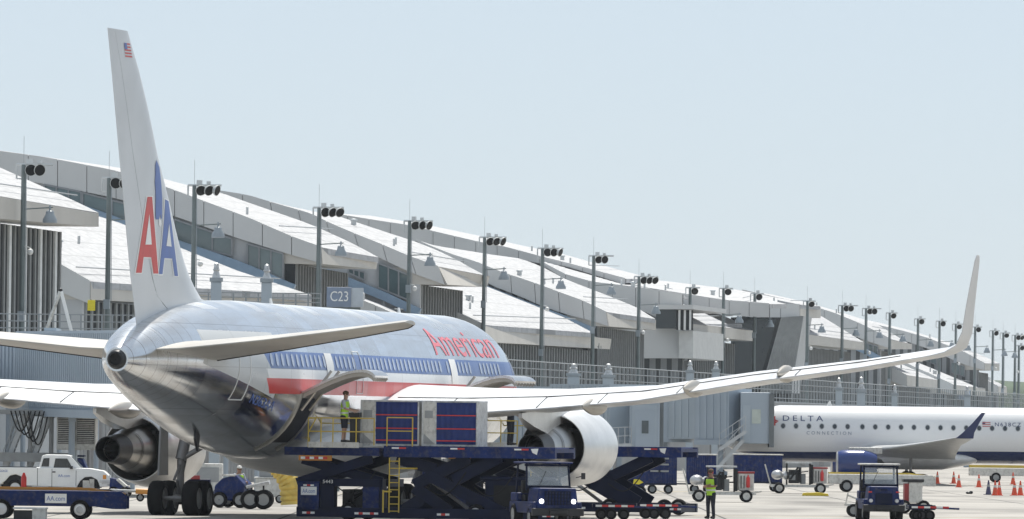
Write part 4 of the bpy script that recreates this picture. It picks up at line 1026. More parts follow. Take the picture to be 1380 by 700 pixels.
# yellow gate in front of the first container
gt = E('safety_gate', 'thin yellow safety gate standing before the first navy container', 'gate', on1(523, -.1, deckz), -TH)
wg_ = T1.x(557)-T1.x(523)
one(lambda m: (m.bar((0,0,0),(0,0,.95),.022,6), m.bar((wg_,0,0),(wg_,0,.95),.022,6)), 'post', M_yel, gt)
one(lambda m: [m.bar((0,0,z),(wg_,0,z),.02,6) for z in (.5,.94)], 'rail', M_yel, gt)
# ramp agents
hang = (((-.24,-.02,.22),(-.25,-.12,-.02)), ((.24,-.02,.22),(.25,-.12,-.02)))
reach = (((-.23,-.10,.22),(-.14,-.36,.16)), ((.23,-.10,.22),(.14,-.38,.18)))
crossd = (((-.25,-.04,.22),(.02,-.16,.26)), ((.25,-.04,.22),(-.02,-.18,.20)))
person('worker in lime vest and shorts standing on the loader platform by the open hold', on1(466, -.15, T1.z(598)), math.radians(72), reach, short=True, bend=.04, scale=.97, skin=M_skinL)
person('worker in lime vest and dark trousers standing alone on open apron, arms folded', G(959, 290), math.radians(-35), crossd, skin=M_skin, ear=True, scale=1.0, shirt=M_dkcl)
L2M = Matrix.Translation(G(752,300)) @ Matrix.Rotation(-TH, 4, 'Z')
person('dark clothed worker behind yellow rails on the front loader beside the wing root', L2M @ Vector((T1.x(496), -.1, T1.z(601))), math.radians(60), reach, vest=False, skin=M_skin, shirt=M_dkcl, scale=1.0)
# control stand on loader platform
cs = E('control_stand', 'dark control stand on the loader platform in front of the worker', 'control stand', on1(478, -.1, T1.z(598)), -TH)
one(lambda m: (m.box(-.12,.16,0,.3,0,.85), m.box(-.16,.2,-.03,.33,.85,1.0)), 'console', M_dark, cs); one(lambda m: m.bar((-.35,0,0),(-.35,0,1.05),.04,6), 'handle_post', M_grey, cs)

# ================================================================ tugs
def tug(px0, D, rz, label, style, w=1.75, h=2.05, roof=M_navy):
    t = E('baggage_tug', label, 'tug', G(px0, D), rz, 'navy baggage tugs')
    hw = w/2
    # local: front faces -y
    one(lambda m: (m.box(-hw,hw,0,3.0,.42,.78), m.box(-hw+.04,hw-.04,2.2,3.0,.78,1.05)), 'body', M_navy, t, bevel=.04)
    one(lambda m: (m.prism([(-hw+.12,.55),(hw-.12,.55),(hw-.2,1.22),(-hw+.2,1.22)],-.05,1.25)), 'hood', M_navy, t, bevel=.05)
    one(lambda m: (m.box(-hw-.03,hw+.03,-.16,0,.34,.58), m.box(-.3,.3,-.24,-.16,.38,.52)), 'bumper', M_dark, t, bevel=.02)
    if style == 0:
        g_ = MB()
        for i in range(9): g_.box(-.42+i*.1,-.38+i*.1,-.085,-.055,.68,1.12)
        for i in range(5): g_.box(-.44,.46,-.08,-.056,.7+i*.1,.72+i*.1)
        g_.build('grille', M_navy2, t)
    else:
        one(lambda m: (m.box(-.3,.3,-.075,-.055,.62,.98), m.box(-.12,.12,-.08,-.05,1.08,1.12)), 'front_grille', M_navy2, t)
        for sx in (-.48,.48): one(lambda m: m.box(sx-.06,sx+.06,-.08,-.05,1.0,1.05), 'marker_lamp', M_red, t)
    for sx in (-.62*hw-.02, .62*hw+.02):
        one(lambda m: (m.lathe([(-.05,.01),(-.05,.06),(0,.075),(.03,.075)], c=(sx,-.06,.80 if style==0 else .72), n=14, cap=True)), 'headlight', M_lit if style == 0 else M_chr, t)
    z0, z1 = 1.24, h
    c = one(lambda m: ([m.bar((sx,1.15,z0-.1),(sx*.96,1.3,z1),.035,6) for sx in (-hw+.1,hw-.1)], [m.bar((sx,2.5,.9),(sx*.96,2.4,z1),.035,6) for sx in (-hw+.1,hw-.1)], m.box(-hw+.1,hw-.1,1.12,1.2,z0-.04,z0+.05), m.box(-hw+.06,hw-.06,1.2,1.3,z1-.08,z1-.01)), 'cab_frame', M_navy2, t)
    one(lambda m: m.box(-hw+.02,hw-.02,1.1,2.6,z1,z1+.06), 'roof', roof, t, bevel=.02)
    gl = bpy.data.materials.get('clear_screen')
    if not gl:
        gl = mat('clear_screen', (.75,.8,.82), .02); b_ = gl.node_tree.nodes['Principled BSDF']; b_.inputs['Transmission Weight'].default_value = .0; b_.inputs['Alpha'].default_value = .28; b_.inputs['Roughness'].default_value = .03
    one(lambda m: m.add([(-hw+.12,1.17,z0),(hw-.12,1.17,z0),(hw-.14,1.28,z1-.06),(-hw+.14,1.28,z1-.06),(-hw+.12,1.185,z0),(hw-.12,1.185,z0),(hw-.14,1.295,z1-.06),(-hw+.14,1.295,z1-.06)],[(0,1,2,3),(7,6,5,4),(0,4,5,1),(1,5,6,2),(2,6,7,3),(3,7,4,0)]), 'windscreen', gl, t)
    one(lambda m: (m.lathe([(-.02,.17),(0,.2),(.02,.17)], c=(.35,1.55,1.25), n=16), m.bar((.35,1.3,1.0),(.35,1.55,1.25),.025,6)), 'steering_wheel', M_dark, t)
    one(lambda m: (m.box(-.6,.6,1.9,2.3,.78,1.0), m.box(-.6,.6,2.2,2.32,1.0,1.45)), 'seat', M_dark, t, bevel=.03)
    one(lambda m: m.bar((-.3,1.1,1.3),(-.1,1.08,1.75),.01,4), 'wiper', M_black, t)
    for sx in (-hw+.12, hw-.12):
        vwheel(t, (sx,.45,.31), .31, .24, M_grey, 'x'); vwheel(t, (sx*1.05,2.35,.36), .36, .28, M_grey, 'x')
        one(lambda m: m.box(sx-.16,sx+.16,.1,.85,.62,.68), 'mudguard', M_navy, t, bevel=.02)
    if style == 0: one(lambda m: (m.bar((hw+.1,1.2,1.55),(hw+.32,1.1,1.6),.015,5), m.box(hw+.25,hw+.38,1.08,1.11,1.5,1.7)), 'mirror', M_dark, t)
    return t
tug(752, 262, math.radians(14), 'navy baggage tug with lit headlights parked before the right engine', 0, w=1.62, h=1.98)
tug(1192, 289, math.radians(3), 'navy baggage tug facing the camera below the blue engine', 1, w=1.40, h=1.95, roof=M_off)

# ================================================================ white pickup
T = Tr(75, 347); pk = T.E('pickup_truck', 'white extended cab pickup truck parked behind the belt loader', 'pickup truck')
X, Z = T.x, T.z
def pickup():
    body = [(X(-30),Z(654)),(X(2),Z(654)),(X(9),Z(648)),(X(14),Z(642)),(X(22),Z(640)),(X(30),Z(643)),(X(35),Z(655)),(X(104),Z(657)),(X(109),Z(648)),(X(115),Z(643)),(X(124),Z(642)),(X(132),Z(646)),(X(136),Z(656)),(X(146),Z(655)),(X(148.5),Z(650)),(X(148),Z(641)),(X(140),Z(634)),(X(122),Z(631)),(X(103),Z(630.5)),(X(52),Z(630.5)),(X(-30),Z(630.5))]
    b_ = one(lambda m: m.prism(body, 0, 1.75), 'body', M_wht, pk, bevel=.03)
    one(lambda m: m.prism([(X(-27),Z(631)),(X(50),Z(631)),(X(50),Z(629.6)),(X(-27),Z(629.6))], .02, .1), 'bed_rail', M_dark, b_)
    cab = [(X(53),Z(631)),(X(57),Z(614.5)),(X(62),Z(613)),(X(90),Z(613)),(X(95),Z(614)),(X(110),Z(630.5))]
    c = one(lambda m: m.prism([(x,z) for x,z in cab], .12, 1.63), 'cab', M_wht, pk, bevel=.04)
    for q in ([(56,629),(59,618),(67,617.5),(66.5,629)], [(72.5,632),(75,618),(91,618),(99,632)]):
        one(lambda m: m.prism([(X(x),Z(y)) for x,y in q], .10, .13), 'side_window', M_dglass, c)
    one(lambda m: m.add([(X(96),.2,Z(615)),(X(110),.15,Z(629.5)),(X(110),1.6,Z(629.5)),(X(96),1.55,Z(615))],[(0,1,2,3)]), 'windscreen', M_glassV, c)
    for x in (70.5,): one(lambda m: m.box(X(x),X(x)+.02,-.004,0,Z(656),Z(632)), 'door_gap', M_dark, b_)
    one(lambda m: m.box(X(103),X(103)+.02,-.004,0,Z(655),Z(634)), 'door_gap', M_dark, b_)
    one(lambda m: m.box(X(51),X(51)+.02,-.004,0,Z(655),Z(631)), 'door_gap', M_dark, b_)
    one(lambda m: m.box(X(71.5),X(75.5),-.03,0,Z(637),Z(635.5)), 'door_handle', M_dark, b_)
    text('AA.com', 'lettering', M_blue, b_, (X(79),-.006,Z(643)), w=X(95)-X(79), h=.12)
    text('LUGGAGE', 'lettering', M_blue, b_, (X(-4),-.006,Z(637)), w=X(11)-X(-4), h=.09)
    one(lambda m: (m.box(X(135),X(148)+.02,-.02,.3,Z(650),Z(646)), m.box(X(138),X(150),-.02,1.77,Z(652),Z(648))), 'bumper', M_chr, pk, bevel=.02)
    one(lambda m: m.box(X(139.5),X(144),-.015,.05,Z(645),Z(639.5)), 'indicator_lamp', M_amber, pk)
    one(lambda m: m.box(X(144.5),X(148)+.01,.05,.45,Z(645),Z(640)), 'headlight', M_chr, pk)
    one(lambda m: (m.box(X(95),X(99),-.16,-.02,Z(632),Z(628)), m.bar((X(97),0,Z(631)),(X(97),-.05,Z(630)),.02,5)), 'mirror', M_dark, pk)
    one(lambda m: [m.prism([(X(cx)+.5*math.cos(a), Z(665)+.36+.5*math.sin(a)) for a in [PI*i/12 for i in range(13)]]+[(X(cx)-.5,Z(657)),(X(cx)+.5,Z(657))], .03, .3) for cx in (21.5,121.5)], 'wheel_arch', M_black, pk)
    for cx in (21.5,121.5):
        for y in (.10,1.64): vwheel(pk, (X(cx),y,.36), .36, .24, M_chr, 'y')
pickup()

# ================================================================ belt loaders
def belt_loader(px0, D, label, px_ext, body_m, txt, z_top=1.02, belt=M_org, rz=0.0, wheels=(5,110), yel=M_yel):
    T = Tr(px0, D, rz); t = E('belt_loader', label, 'belt loader', T.root, rz, 'belt loaders on the apron')
    a, c = px_ext; xa_, xc = T.x(a), T.x(c)
    one(lambda m: (m.prism([(xa_,.42),(xc-1.0,.42),(xc-.45,.35),(xc,.35),(xc,.78),(xc-.2,.92),(xa_,.92)],0,.12), m.prism([(xa_,.42),(xc-1.0,.42),(xc-.45,.35),(xc,.35),(xc,.78),(xc-.2,.92),(xa_,.92)],1.7,1.82), m.box(xa_,xc-.3,.12,1.7,.5,.7)), 'body', body_m, t, bevel=.02)
    b_ = one(lambda m: (m.box(xa_,xc-.6,.35,1.45,.93,.98), m.prism([(xc-.6,.98),(xc-.6,.93),(xc,.78),(xc,.83)],.35,1.45)), 'conveyor_belt', M_dark, t)
    one(lambda m: ([m.box(xa_,xc-1.3,y,y+.08,.94,z_top) for y in (.2,1.5)], [m.prism([(xc-1.3,z_top),(xc-1.3,.94),(xc-.05,.80),(xc-.05,.86)],y,y+.08) for y in (.2,1.5)]), 'belt_side_rail', belt, t)
    for wx in wheels:
        for y in (.05,1.75): vwheel(t, (T.x(wx),y,.32), .32, .26, M_chr if D < 300 else M_grey, 'y')
    if txt: sign(t, txt, T.x(62), .52, T.x(91)-T.x(62), .30, -.003, frac=.85)
    return t, T
bl1, Tb = belt_loader(80, 266, 'navy belt loader with white sign, nearest vehicle at lower left', (-55,172), M_navy, 'AA.com', wheels=(3,109))
one(lambda m: m.lathe([(-.08,.11),(-.03,.15),(0,.15)], c=(Tb.x(109),-.1,.32), n=16), 'hub_cap', M_wht, bl1)
one(lambda m: (m.box(Tb.x(112),Tb.x(120),.2,.5,1.02,1.25), m.box(Tb.x(121),Tb.x(127),.25,.4,1.02,1.3)), 'control_lever_box', M_off, bl1)
cb = E('utility_cabinet', 'grey metal cabinet with pale top in front of the belt loader', 'cabinet', G(42, 258), 0)
sC = F/258; 
one(lambda m: m.box((20-42)/sC,(45-42)/sC,0,.7,0,.36), 'dark_bay', M_dark, cb); one(lambda m: m.box((45-42)/sC,(63-42)/sC,-.05,.8,0,.40), 'cabinet_body', M_off, cb); one(lambda m: m.box((19-42)/sC,(64-42)/sC,-.08,.85,.40,.45), 'top_plate', M_alu, cb)
b2_, T2 = belt_loader(1190, 428, 'white belt loader behind the tug, under the blue engine', (1118,1262), M_off, None, wheels=(1142,1236), belt=M_yel)
b3_, T3 = belt_loader(1360, 528, 'yellow edged belt loader beyond the cones at the right photo edge', (1308,1440), M_off, None, wheels=(1343,1415), belt=M_yel, z_top=1.1)
# red bottle on loader deck, standing on belt loader edge
rbt = tag(one(lambda m: m.lathe([(0,.06),(.0,.09),(.3,.09),(.4,.05),(.46,.03)], c=(0,0,0), axis='z', n=14, cap=True), 'fire_bottle', M_red, None, smooth=True), 'small red bottle standing on the nearest belt loader deck', 'bottle'); rbt.location = G(33, 266.4)+Vector((0,0,1.02))
rbt.data.shade_smooth()

# ================================================================ equipment under the fuselage
T = Tr(312, 309, math.radians(-10)); dt = T.E('baggage_tug', 'open navy tug driven by a seated worker beneath the silver fuselage', 'tug', 'navy baggage tugs')
X, Z = T.x, T.z
one(lambda m: (m.prism([(X(288),Z(675)),(X(330),Z(675)),(X(330),Z(652)),(X(318),Z(640)),(X(300),Z(645)),(X(290),Z(655))],0,1.5)), 'body', M_navy, dt, bevel=.05)
one(lambda m: m.box(X(300),X(318),-.02,1.52,Z(642),Z(639.5)), 'hood_plate', M_off, dt)
one(lambda m: m.box(X(318),X(332),.2,1.3,Z(658),Z(655)), 'seat', M_dark, dt)
for x in (297,325):
    for y in (.0,1.5): vwheel(dt, (X(x),y,.3), .3, .22, M_grey, 'y')
person('worker in lime vest driving the open navy tug under the fuselage', dt.location+Vector((X(322),.75,.30)), math.radians(30), reach, sit=True, skin=M_skin, headwear=M_helm, scale=.95)
T = Tr(345, 305, 0); c1 = T.E('towed_ramp', 'low towed cart with tilted pale deck behind the driven tug', 'cart')
X, Z = T.x, T.z
one(lambda m: m.prism([(X(332),Z(655)),(X(333),Z(659)),(X(364),Z(653)),(X(363),Z(648))],0,1.6), 'tilted_deck', M_alu, c1, bevel=.02)
one(lambda m: (m.box(X(335),X(360),.1,1.5,Z(668),Z(662)), m.bar((X(340),.2,Z(664)),(X(340),.2,Z(656)),.04,6), m.bar((X(356),.2,Z(664)),(X(356),.2,Z(654)),.04,6)), 'under_frame', M_dark, c1)
for x in (338,356):
    for y in (.05,1.5): vwheel(c1, (X(x),y,.36), .36, .24, M_grey, 'y')
def covered_cart(px0, px1, D, y_top, y_bot, label, curtain, roof, group='covered baggage carts', rz=0, name='baggage_cart'):
    mid = (px0+px1)/2; T = Tr(mid, D, rz); t = E(name, label, 'baggage cart', T.root, rz, group); X, Z = T.x, T.z
    one(lambda m: (m.box(X(px0),X(px1),0,1.6,.42,.52), m.bar((X(px0)-.9,.8,.45),(X(px0),.8,.45),.04,6)), 'chassis', M_navy2, t)
    o = one(lambda m: m.box(X(px0)-.05,X(px1)+.05,-.05,1.65,Z(y_top)-.06,Z(y_top)), 'roof', roof, t, bevel=.02)
    cu = MB(); n_ = 40; V = []
    for i in range(n_+1):
        x = X(px0)+(X(px1)-X(px0))*i/n_; y = .02*math.sin(i*2.1)
        V += [(x,y,.5),(x,y*.4,Z(y_top)-.06),(x,y+.04,.5),(x,y*.4+.04,Z(y_top)-.06)]
    cu.add(V, [(4*i,4*i+4,4*i+5,4*i+1) for i in range(n_)]+[(4*i+2,4*i+3,4*i+7,4*i+6) for i in range(n_)]); cu.build('curtain', curtain, t, smooth=60)
    one(lambda m: (m.box(X(px0),X(px0)+.06,.04,1.6,.5,Z(y_top)-.06), m.box(X(px1)-.06,X(px1),.04,1.6,.5,Z(y_top)-.06), m.box(X(px0)+.06,X(px1)-.06,1.55,1.6,.5,Z(y_top)-.06)), 'end_panel', curtain, t)
    for x in (X(px0)+.4, X(px1)-.4):
        for y in (.15,1.45): vwheel(t, (x,y,.22), .22, .14, M_grey, 'y')
    return t, T
covered_cart(388, 441, 335, 617, 655, 'bright blue covered cart behind the yellow hose and loader', M_bblue, M_bblue)
covered_cart(612, 632, 338, 612, 640, 'bright blue cart glimpsed between the loader scissor arms', M_bblue, M_off)
t_, T_ = covered_cart(869, 913, 402, 611, 655, 'navy slatted baggage cart just right of the loader beam end', M_navy, M_navy)
one(lambda m: [m.box(T_.x(x),T_.x(x)+.5,-.06,-.03,T_.z(y)-.08,T_.z(y)) for x, y in ((877,617),(888,617),(877,625),(888,625),(877,634),(888,634))], 'pale_placard', M_grey, t_)
covered_cart(926, 966, 408, 612, 652, 'dark navy covered cart behind the vested worker, left one', M_navy, M_off)
covered_cart(990, 1055, 425, 612, 652, 'long dark navy covered cart behind the ground power carts', M_navy, M_off)
covered_cart(560, 600, 345, 628, 660, 'low navy cart far behind the loader ladder', M_navy, M_navy)
lc = E('flat_cart', 'low dark flat cart between the left main wheels and the driven tug', 'cart', G(268, 320), 0); T = Tr(268, 320); X, Z = T.x, T.z
one(lambda m: (m.box(X(236),X(296),0,1.3,Z(676),Z(662)), m.box(X(250),X(284),.1,1.2,Z(662),Z(646))), 'cart_body', M_navy2, lc, bevel=.03); one(lambda m: m.box(X(258),X(270),-.02,.5,Z(646),Z(641)), 'red_case', mat('dull_red',(.28,.03,.03),.5), lc)
for x in (245,288):
    for y in (.05,1.25): vwheel(lc, (X(x),y,.22), .22, .14, M_dark, 'y')
# yellow air hose
hs = MB(); secs = []
T = Tr(385, 318); X, Z = T.x, T.z
pth = [((X(366),Z(628))),((X(374),Z(633))),((X(384),Z(640))),((X(391),Z(652))),((X(393),Z(668))),((X(394),Z(684)-.0))]
pts = []
for i in range(len(pth)-1):
    for k in range(6): t_ = k/6; pts.append((pth[i][0]+(pth[i+1][0]-pth[i][0])*t_, pth[i][1]+(pth[i+1][1]-pth[i][1])*t_))
for i, (x, z) in enumerate(pts):
    a, c = pts[max(0,i-1)], pts[min(len(pts)-1,i+1)]; d = Vector((c[0]-a[0],0,c[1]-a[1])).normalized(); n_ = Vector((d.z,0,-d.x)); r = (.24+.17*min(1,i/14))*(1 if i%3 else .86)
    secs.append([Vector((x,0,z))+n_*r*math.cos(q)+Vector((0,1,0))*r*math.sin(q) for q in [2*PI*j/16 for j in range(16)]])
hs.loft(secs); ho = hs.build('air_hose', mat('yellow_hose', (.66,.47,.10), .6, var=.3, scale=3), None, smooth=50); ho.location = T.root; tag(ho, 'thick yellow ribbed air hose drooping to the apron under the fuselage', 'hose')
gc = E('service_cart', 'grey trolley beside the yellow hose under the fuselage', 'cart', G(352, 330), 0); T = Tr(352, 330); X, Z = T.x, T.z
one(lambda m: (m.box(X(345),X(384),0,1.2,Z(670),Z(645)), m.box(X(343),X(386),-.03,1.23,Z(645),Z(643))), 'cabinet', M_off, gc, bevel=.03)
one(lambda m: (m.box(X(350),X(382),.2,1.0,Z(643),Z(623)),), 'upper_box', M_grey, gc, bevel=.03)
for x in (350,378): vwheel(gc, (X(x),.05,.18), .18, .1, M_grey, 'y'); vwheel(gc, (X(x),1.15,.18), .18, .1, M_grey, 'y')
gc = E('service_cart', 'pale equipment cart directly behind the left landing gear', 'cart', G(285, 345), 0); T = Tr(285, 345); X, Z = T.x, T.z
one(lambda m: (m.box(X(262),X(300),0,1.5,Z(668),Z(625)),m.box(X(240),X(262),0,1.2,Z(668),Z(650))), 'cabinet', M_off, gc, bevel=.03); one(lambda m: m.box(X(266),X(296),-.02,0,Z(650),Z(630)), 'grille_panel', M_grey, gc)
for x in (250,292): vwheel(gc, (X(x),.05,.2), .2, .12, M_grey, 'y'); vwheel(gc, (X(x),1.4,.2), .2, .12, M_grey, 'y')
# tow bar with orange collar and wooden blocks near the left engine
tb = E('tow_bar', 'grey tow bar with orange yellow section lying left of the main gear', 'tow bar', G(185, 330), 0); T = Tr(185, 330); X, Z = T.x, T.z
one(lambda m: m.bar((X(150),0,Z(661)),(X(212),0,Z(663)),.05,8), 'bar', M_grey, tb); one(lambda m: m.bar((X(184),0,Z(662)),(X(211),.0,Z(663)),.11,8), 'collar', M_org, tb)
for x in (190,207): vwheel(tb, (X(x),.15,.16), .16, .1, M_grey, 'y'); one(lambda m: m.bar((X(x),0,Z(663)),(X(x),.15,.16),.03,6), 'wheel_arm', M_grey, tb)
nv = E('baggage_cart', 'small navy flat cart just ahead of the pickup bumper', 'baggage cart', G(163, 345), 0); T = Tr(163, 345); X, Z = T.x, T.z
one(lambda m: (m.prism([(X(148),Z(668)),(X(174),Z(668)),(X(172),Z(655)),(X(160),Z(646)),(X(149),Z(644))],0,1.4)), 'body', M_navy, nv, bevel=.03); one(lambda m: m.prism([(X(160),Z(645)),(X(172),Z(655)),(X(169),Z(657)),(X(157),Z(647))],-.02,1.42), 'pale_plate', M_off, nv)
for x in (154,169):
    for y in (.05,1.35): vwheel(nv, (X(x),y,.24), .24, .14, M_grey, 'y')
bt = E('baggage_tug', 'blue tug roof showing behind the pickup cab', 'tug', G(112, 378), 0, 'navy baggage tugs'); T = Tr(112, 378); X, Z = T.x, T.z
one(lambda m: (m.prism([(X(88),Z(655)),(X(134),Z(655)),(X(134),Z(636)),(X(118),Z(632)),(X(112),Z(618)),(X(88),Z(616))],0,1.5)), 'body', M_navy, bt, bevel=.05); one(lambda m: m.box(X(86),X(114),-.05,1.55,Z(616),Z(613.5)), 'roof', M_navy2, bt)
for x in (96,126):
    for y in (.05,1.45): vwheel(bt, (X(x),y,.3), .3, .2, M_grey, 'y')
# far tug with yellow bar right of the engine
ft = E('baggage_tug', 'navy tug with yellow arrow mark, beneath the front loader beam', 'tug', G(850, 372), 0, 'navy baggage tugs'); T = Tr(850, 372); X, Z = T.x, T.z
one(lambda m: (m.box(X(822),X(856),0,1.5,Z(661),Z(646)), m.box(X(846),X(870),0,1.5,Z(656),Z(633)), m.box(X(845),X(871),-.03,1.53,Z(634),Z(632))), 'body', M_navy, ft, bevel=.04)
one(lambda m: m.prism([(X(854),Z(652)),(X(862),Z(653)),(X(868),Z(650)),(X(862),Z(646)),(X(855),Z(646))],-.03,.0), 'arrow_mark', mat('bright_yellow',(.75,.62,.03),.5), ft)
for x in (841,863):
    for y in (.05,1.45): vwheel(ft, (X(x),y,.3), .3, .22, M_grey, 'y')
text('1016', 'fleet_number', M_wht, ft, (X(827),-.01,Z(652)), w=.34, h=.12)
# container dollies, low roller frames
def dolly(px0, px1, D, label, rz=0.0):
    mid = (px0+px1)/2; T = Tr(mid, D, rz); t = E('container_dolly', label, 'dolly', T.root, rz, 'low container dollies'); X = T.x
    one(lambda m: (m.box(X(px0),X(px1),0,.12,.38,.55), m.box(X(px0),X(px1),2.2,2.32,.38,.55), [m.box(X(px0)+(X(px1)-X(px0)-.1)*i/5,X(px0)+(X(px1)-X(px0)-.1)*i/5+.1,.12,2.2,.42,.52) for i in range(6)]), 'frame', M_navy2, t)
    m = MB(); reflector(m, X(px0)+.1, -.002, .44, 6, .22, .07); m.build('reflector_tape', [M_wht, M_red], t)
    one(lambda m: m.bar((X(px1),1.1,.45),(X(px1)+.9,1.1,.42),.04,6), 'tow_bar', M_navy, t)
    for x in (X(px0)+.3, (X(px0)+X(px1))/2, X(px1)-.2):
        for y in (.1,2.2): vwheel(t, (x,y,.19), .19, .12, M_dark, 'y')
    return t
dolly(800, 850, 284, 'low navy dolly with casters just right of the lit tug'); dolly(860, 906, 288, 'low navy dolly with casters, right end of the row near the worker')
dolly(1226, 1262, 293, 'low dark dolly coupled behind the right hand tug')

# ================================================================ ground power carts
def power_cart(px0, D, label):
    T = Tr(975, 359); t = E('ground_power_cart', label, 'power cart', G(px0, D), 0, 'white ground power carts'); X, Z = T.x, T.z
    one(lambda m: (m.box(X(930),X(1020),0,.1,Z(667),Z(663)), m.box(X(930),X(1020),1.4,1.5,Z(667),Z(663)), m.box(X(932),X(1016),.1,1.4,Z(666),Z(664)), m.bar((X(1018),.7,Z(664)),(X(1028),.7,Z(662)),.04,6)), 'chassis', M_off, t)
    for x in (943,1007):
        for y in (.0,1.5): vwheel(t, (X(x),y,.27), .27, .2, M_off, 'y')
    one(lambda m: (m.ball((X(940),.5,Z(648)),(.30,.3,.24), n=18), m.ball((X(953),.6,Z(649)),(.22,.3,.22), n=18)), 'tank', M_chr, t, smooth=True)
    one(lambda m: [m.bar((X(x),y,Z(664)),(X(x),y,Z(629.5)),.025,6) for x in (955,991) for y in (.1,1.4)], 'canopy_post', M_dark, t)
    one(lambda m: m.box(X(953),X(994),.0,1.5,Z(630),Z(628)), 'canopy', M_alu, t)
    one(lambda m: (m.box(X(958),X(974),.3,1.2,Z(661),Z(640)), m.bar((X(960),.2,Z(655)),(X(972),.2,Z(636)),.05,8), m.bar((X(975),.25,Z(660)),(X(975),.25,Z(636)),.07,8), m.bar((X(966),.15,Z(645)),(X(988),.15,Z(642)),.03,6)), 'engine', M_dark, t)
    one(lambda m: (m.box(X(959),X(968),.25,.3,Z(656),Z(648)),m.box(X(976),X(984),.3,1.2,Z(662),Z(646))), 'engine_panel', M_grey, t)
    c = one(lambda m: m.box(X(996),X(1017),.1,1.4,Z(661),Z(638)), 'cabinet', M_off, t, bevel=.02)
    one(lambda m: m.box(X(995),X(1018),.08,1.42,Z(638),Z(635.5)), 'red_lid', mat('dull_red',(.28,.03,.03),.5), c)
    one(lambda m: [m.box(X(x),X(x)+.04,.08,.1,Z(658),Z(641)) for x in (999,1003)], 'cabinet_seam', M_dark, c)
    one(lambda m: m.lathe([(0,.06),(.02,.085),(.42,.085),(.5,.03),(.56,.03)], c=(X(1009),0.0,Z(657)), axis='z', n=12, cap=True), 'fire_extinguisher', M_red, t, smooth=True)
    one(lambda m: m.box(X(990),X(995),.0,.3,Z(662),Z(632)), 'exhaust_stack', M_black, t)
    one(lambda m: (m.bar((X(930),.3,Z(664)),(X(921),.3,Z(632)),.03,6), m.bar((X(930),.9,Z(664)),(X(921),.9,Z(632)),.03,6)), 'raised_drawbar', M_off, t)
    return t
power_cart(975, 359, 'white ground power cart directly right of the standing vested worker')
power_cart(1079, 413, 'white ground power cart farther right, left of the blue engine')
ch = tag(one(lambda m: m.prism([(-.65,0),(.65,0),(.6,.12),(.1,.18),(-.6,.14)],0,.3), 'wheel_chock', mat('chock_yellow',(.75,.55,.03),.5), None, bevel=.02), 'yellow wheel chock lying on the apron below the second power cart', 'chock'); ch.location = G(1100, 400)
# cart right of the tug
T = Tr(1232, 318); ec = T.E('equipment_cart', 'cream equipment cabinet on wheels right of the facing tug', 'cart'); X, Z = T.x, T.z
one(lambda m: m.box(X(1226),X(1244),0,1.3,Z(678),Z(650)), 'cabinet', M_off, ec, bevel=.03); one(lambda m: m.box(X(1218),X(1246),-.03,1.33,Z(650),Z(646)), 'lid', M_dark, ec); one(lambda m: m.box(X(1220),X(1226),.05,1.2,Z(678),Z(652)), 'red_panel', mat('dull_red',(.28,.03,.03),.5), ec)
one(lambda m: m.box(X(1214),X(1252),.1,1.2,Z(684),Z(679)), 'chassis', M_dark, ec)
for x in (1220,1246): vwheel(ec, (X(x),.05,.26), .26, .16, M_off, 'y'); vwheel(ec, (X(x),1.2,.26), .26, .16, M_off, 'y')
T = Tr(1152, 303); cc_ = T.E('towed_trolley', 'small pale wheeled trolley left of the facing tug', 'trolley'); X, Z = T.x, T.z
one(lambda m: (m.box(X(1140),X(1166),0,1.0,Z(682),Z(679)), m.bar((X(1141),.1,Z(680)),(X(1144),.1,Z(664)),.03,6), m.bar((X(1144),.1,Z(668)),(X(1166),.1,Z(676)),.04,6)), 'frame', M_off, cc_)
for y in (0,1.0): vwheel(cc_, (X(1152),y,.24), .24, .16, M_grey, 'y')

# ================================================================ cones
def cone(px, py, label, m_, first=None):
    D = F*CAMH/(py-577-(px-690)*ROLL); loc = G(px, D)
    t = E('traffic_cone', label, 'traffic cone', loc, random.uniform(-.5,.5), 'traffic cones round the regional jet')
    one(lambda m: m.box(-.19,.19,-.19,.19,0,.03), 'base', m_, t); one(lambda m: m.lathe([(.03,.15),(.4,.085),(.74,.03),(.75,.01)], axis='z', n=16, cap=True), 'cone', m_, t, smooth=True)
    one(lambda m: m.lathe([(.40,.088),(.52,.07)], axis='z', n=16), 'band', M_off if m_ is M_cone else M_grey, t, smooth=True)
for px_, py_, l_, m_ in ((1138,647,'orange cone seen before the blue engine, left one',M_cone),(1146,648,'orange cone seen before the blue engine, right one',M_cone),(1264,652,'orange cone under the belly, farthest left of the right group',M_cone),
    (1286,652,'orange cone behind the dark red cone pair at the belly',M_cone),(1293,657,'darkened orange cone just in front of its brighter twin',M_cone),(1320,657,'orange cone standing alone in the middle of the right group',M_cone),
    (1333,667,'dark navy cone beside two orange cones',M_conedk),(1342,668,'orange cone touching the dark cone, left of its pair',M_cone),(1347.5,668,'orange cone touching its left neighbour, beside the dark cone',M_cone),
    (1366,653,'bright orange cone with pale band beyond the right belt loader wheel',M_cone),(1368,668,'orange cone near the right photo edge, left of the close pair',M_cone),(1376,668,'orange cone cut by the right photo edge',M_cone)):
    cone(px_, py_, l_, m_)
rg = tag(one(lambda m: (m.ball((0,0,.06),(.14,.1,.07)), m.ball((.14,.05,.08),(.1,.08,.09))), 'dark_rag', M_dark, None, smooth=True), 'small crumpled dark rag on open apron left of the cones', 'rag'); rg.location = G(1306, 425)

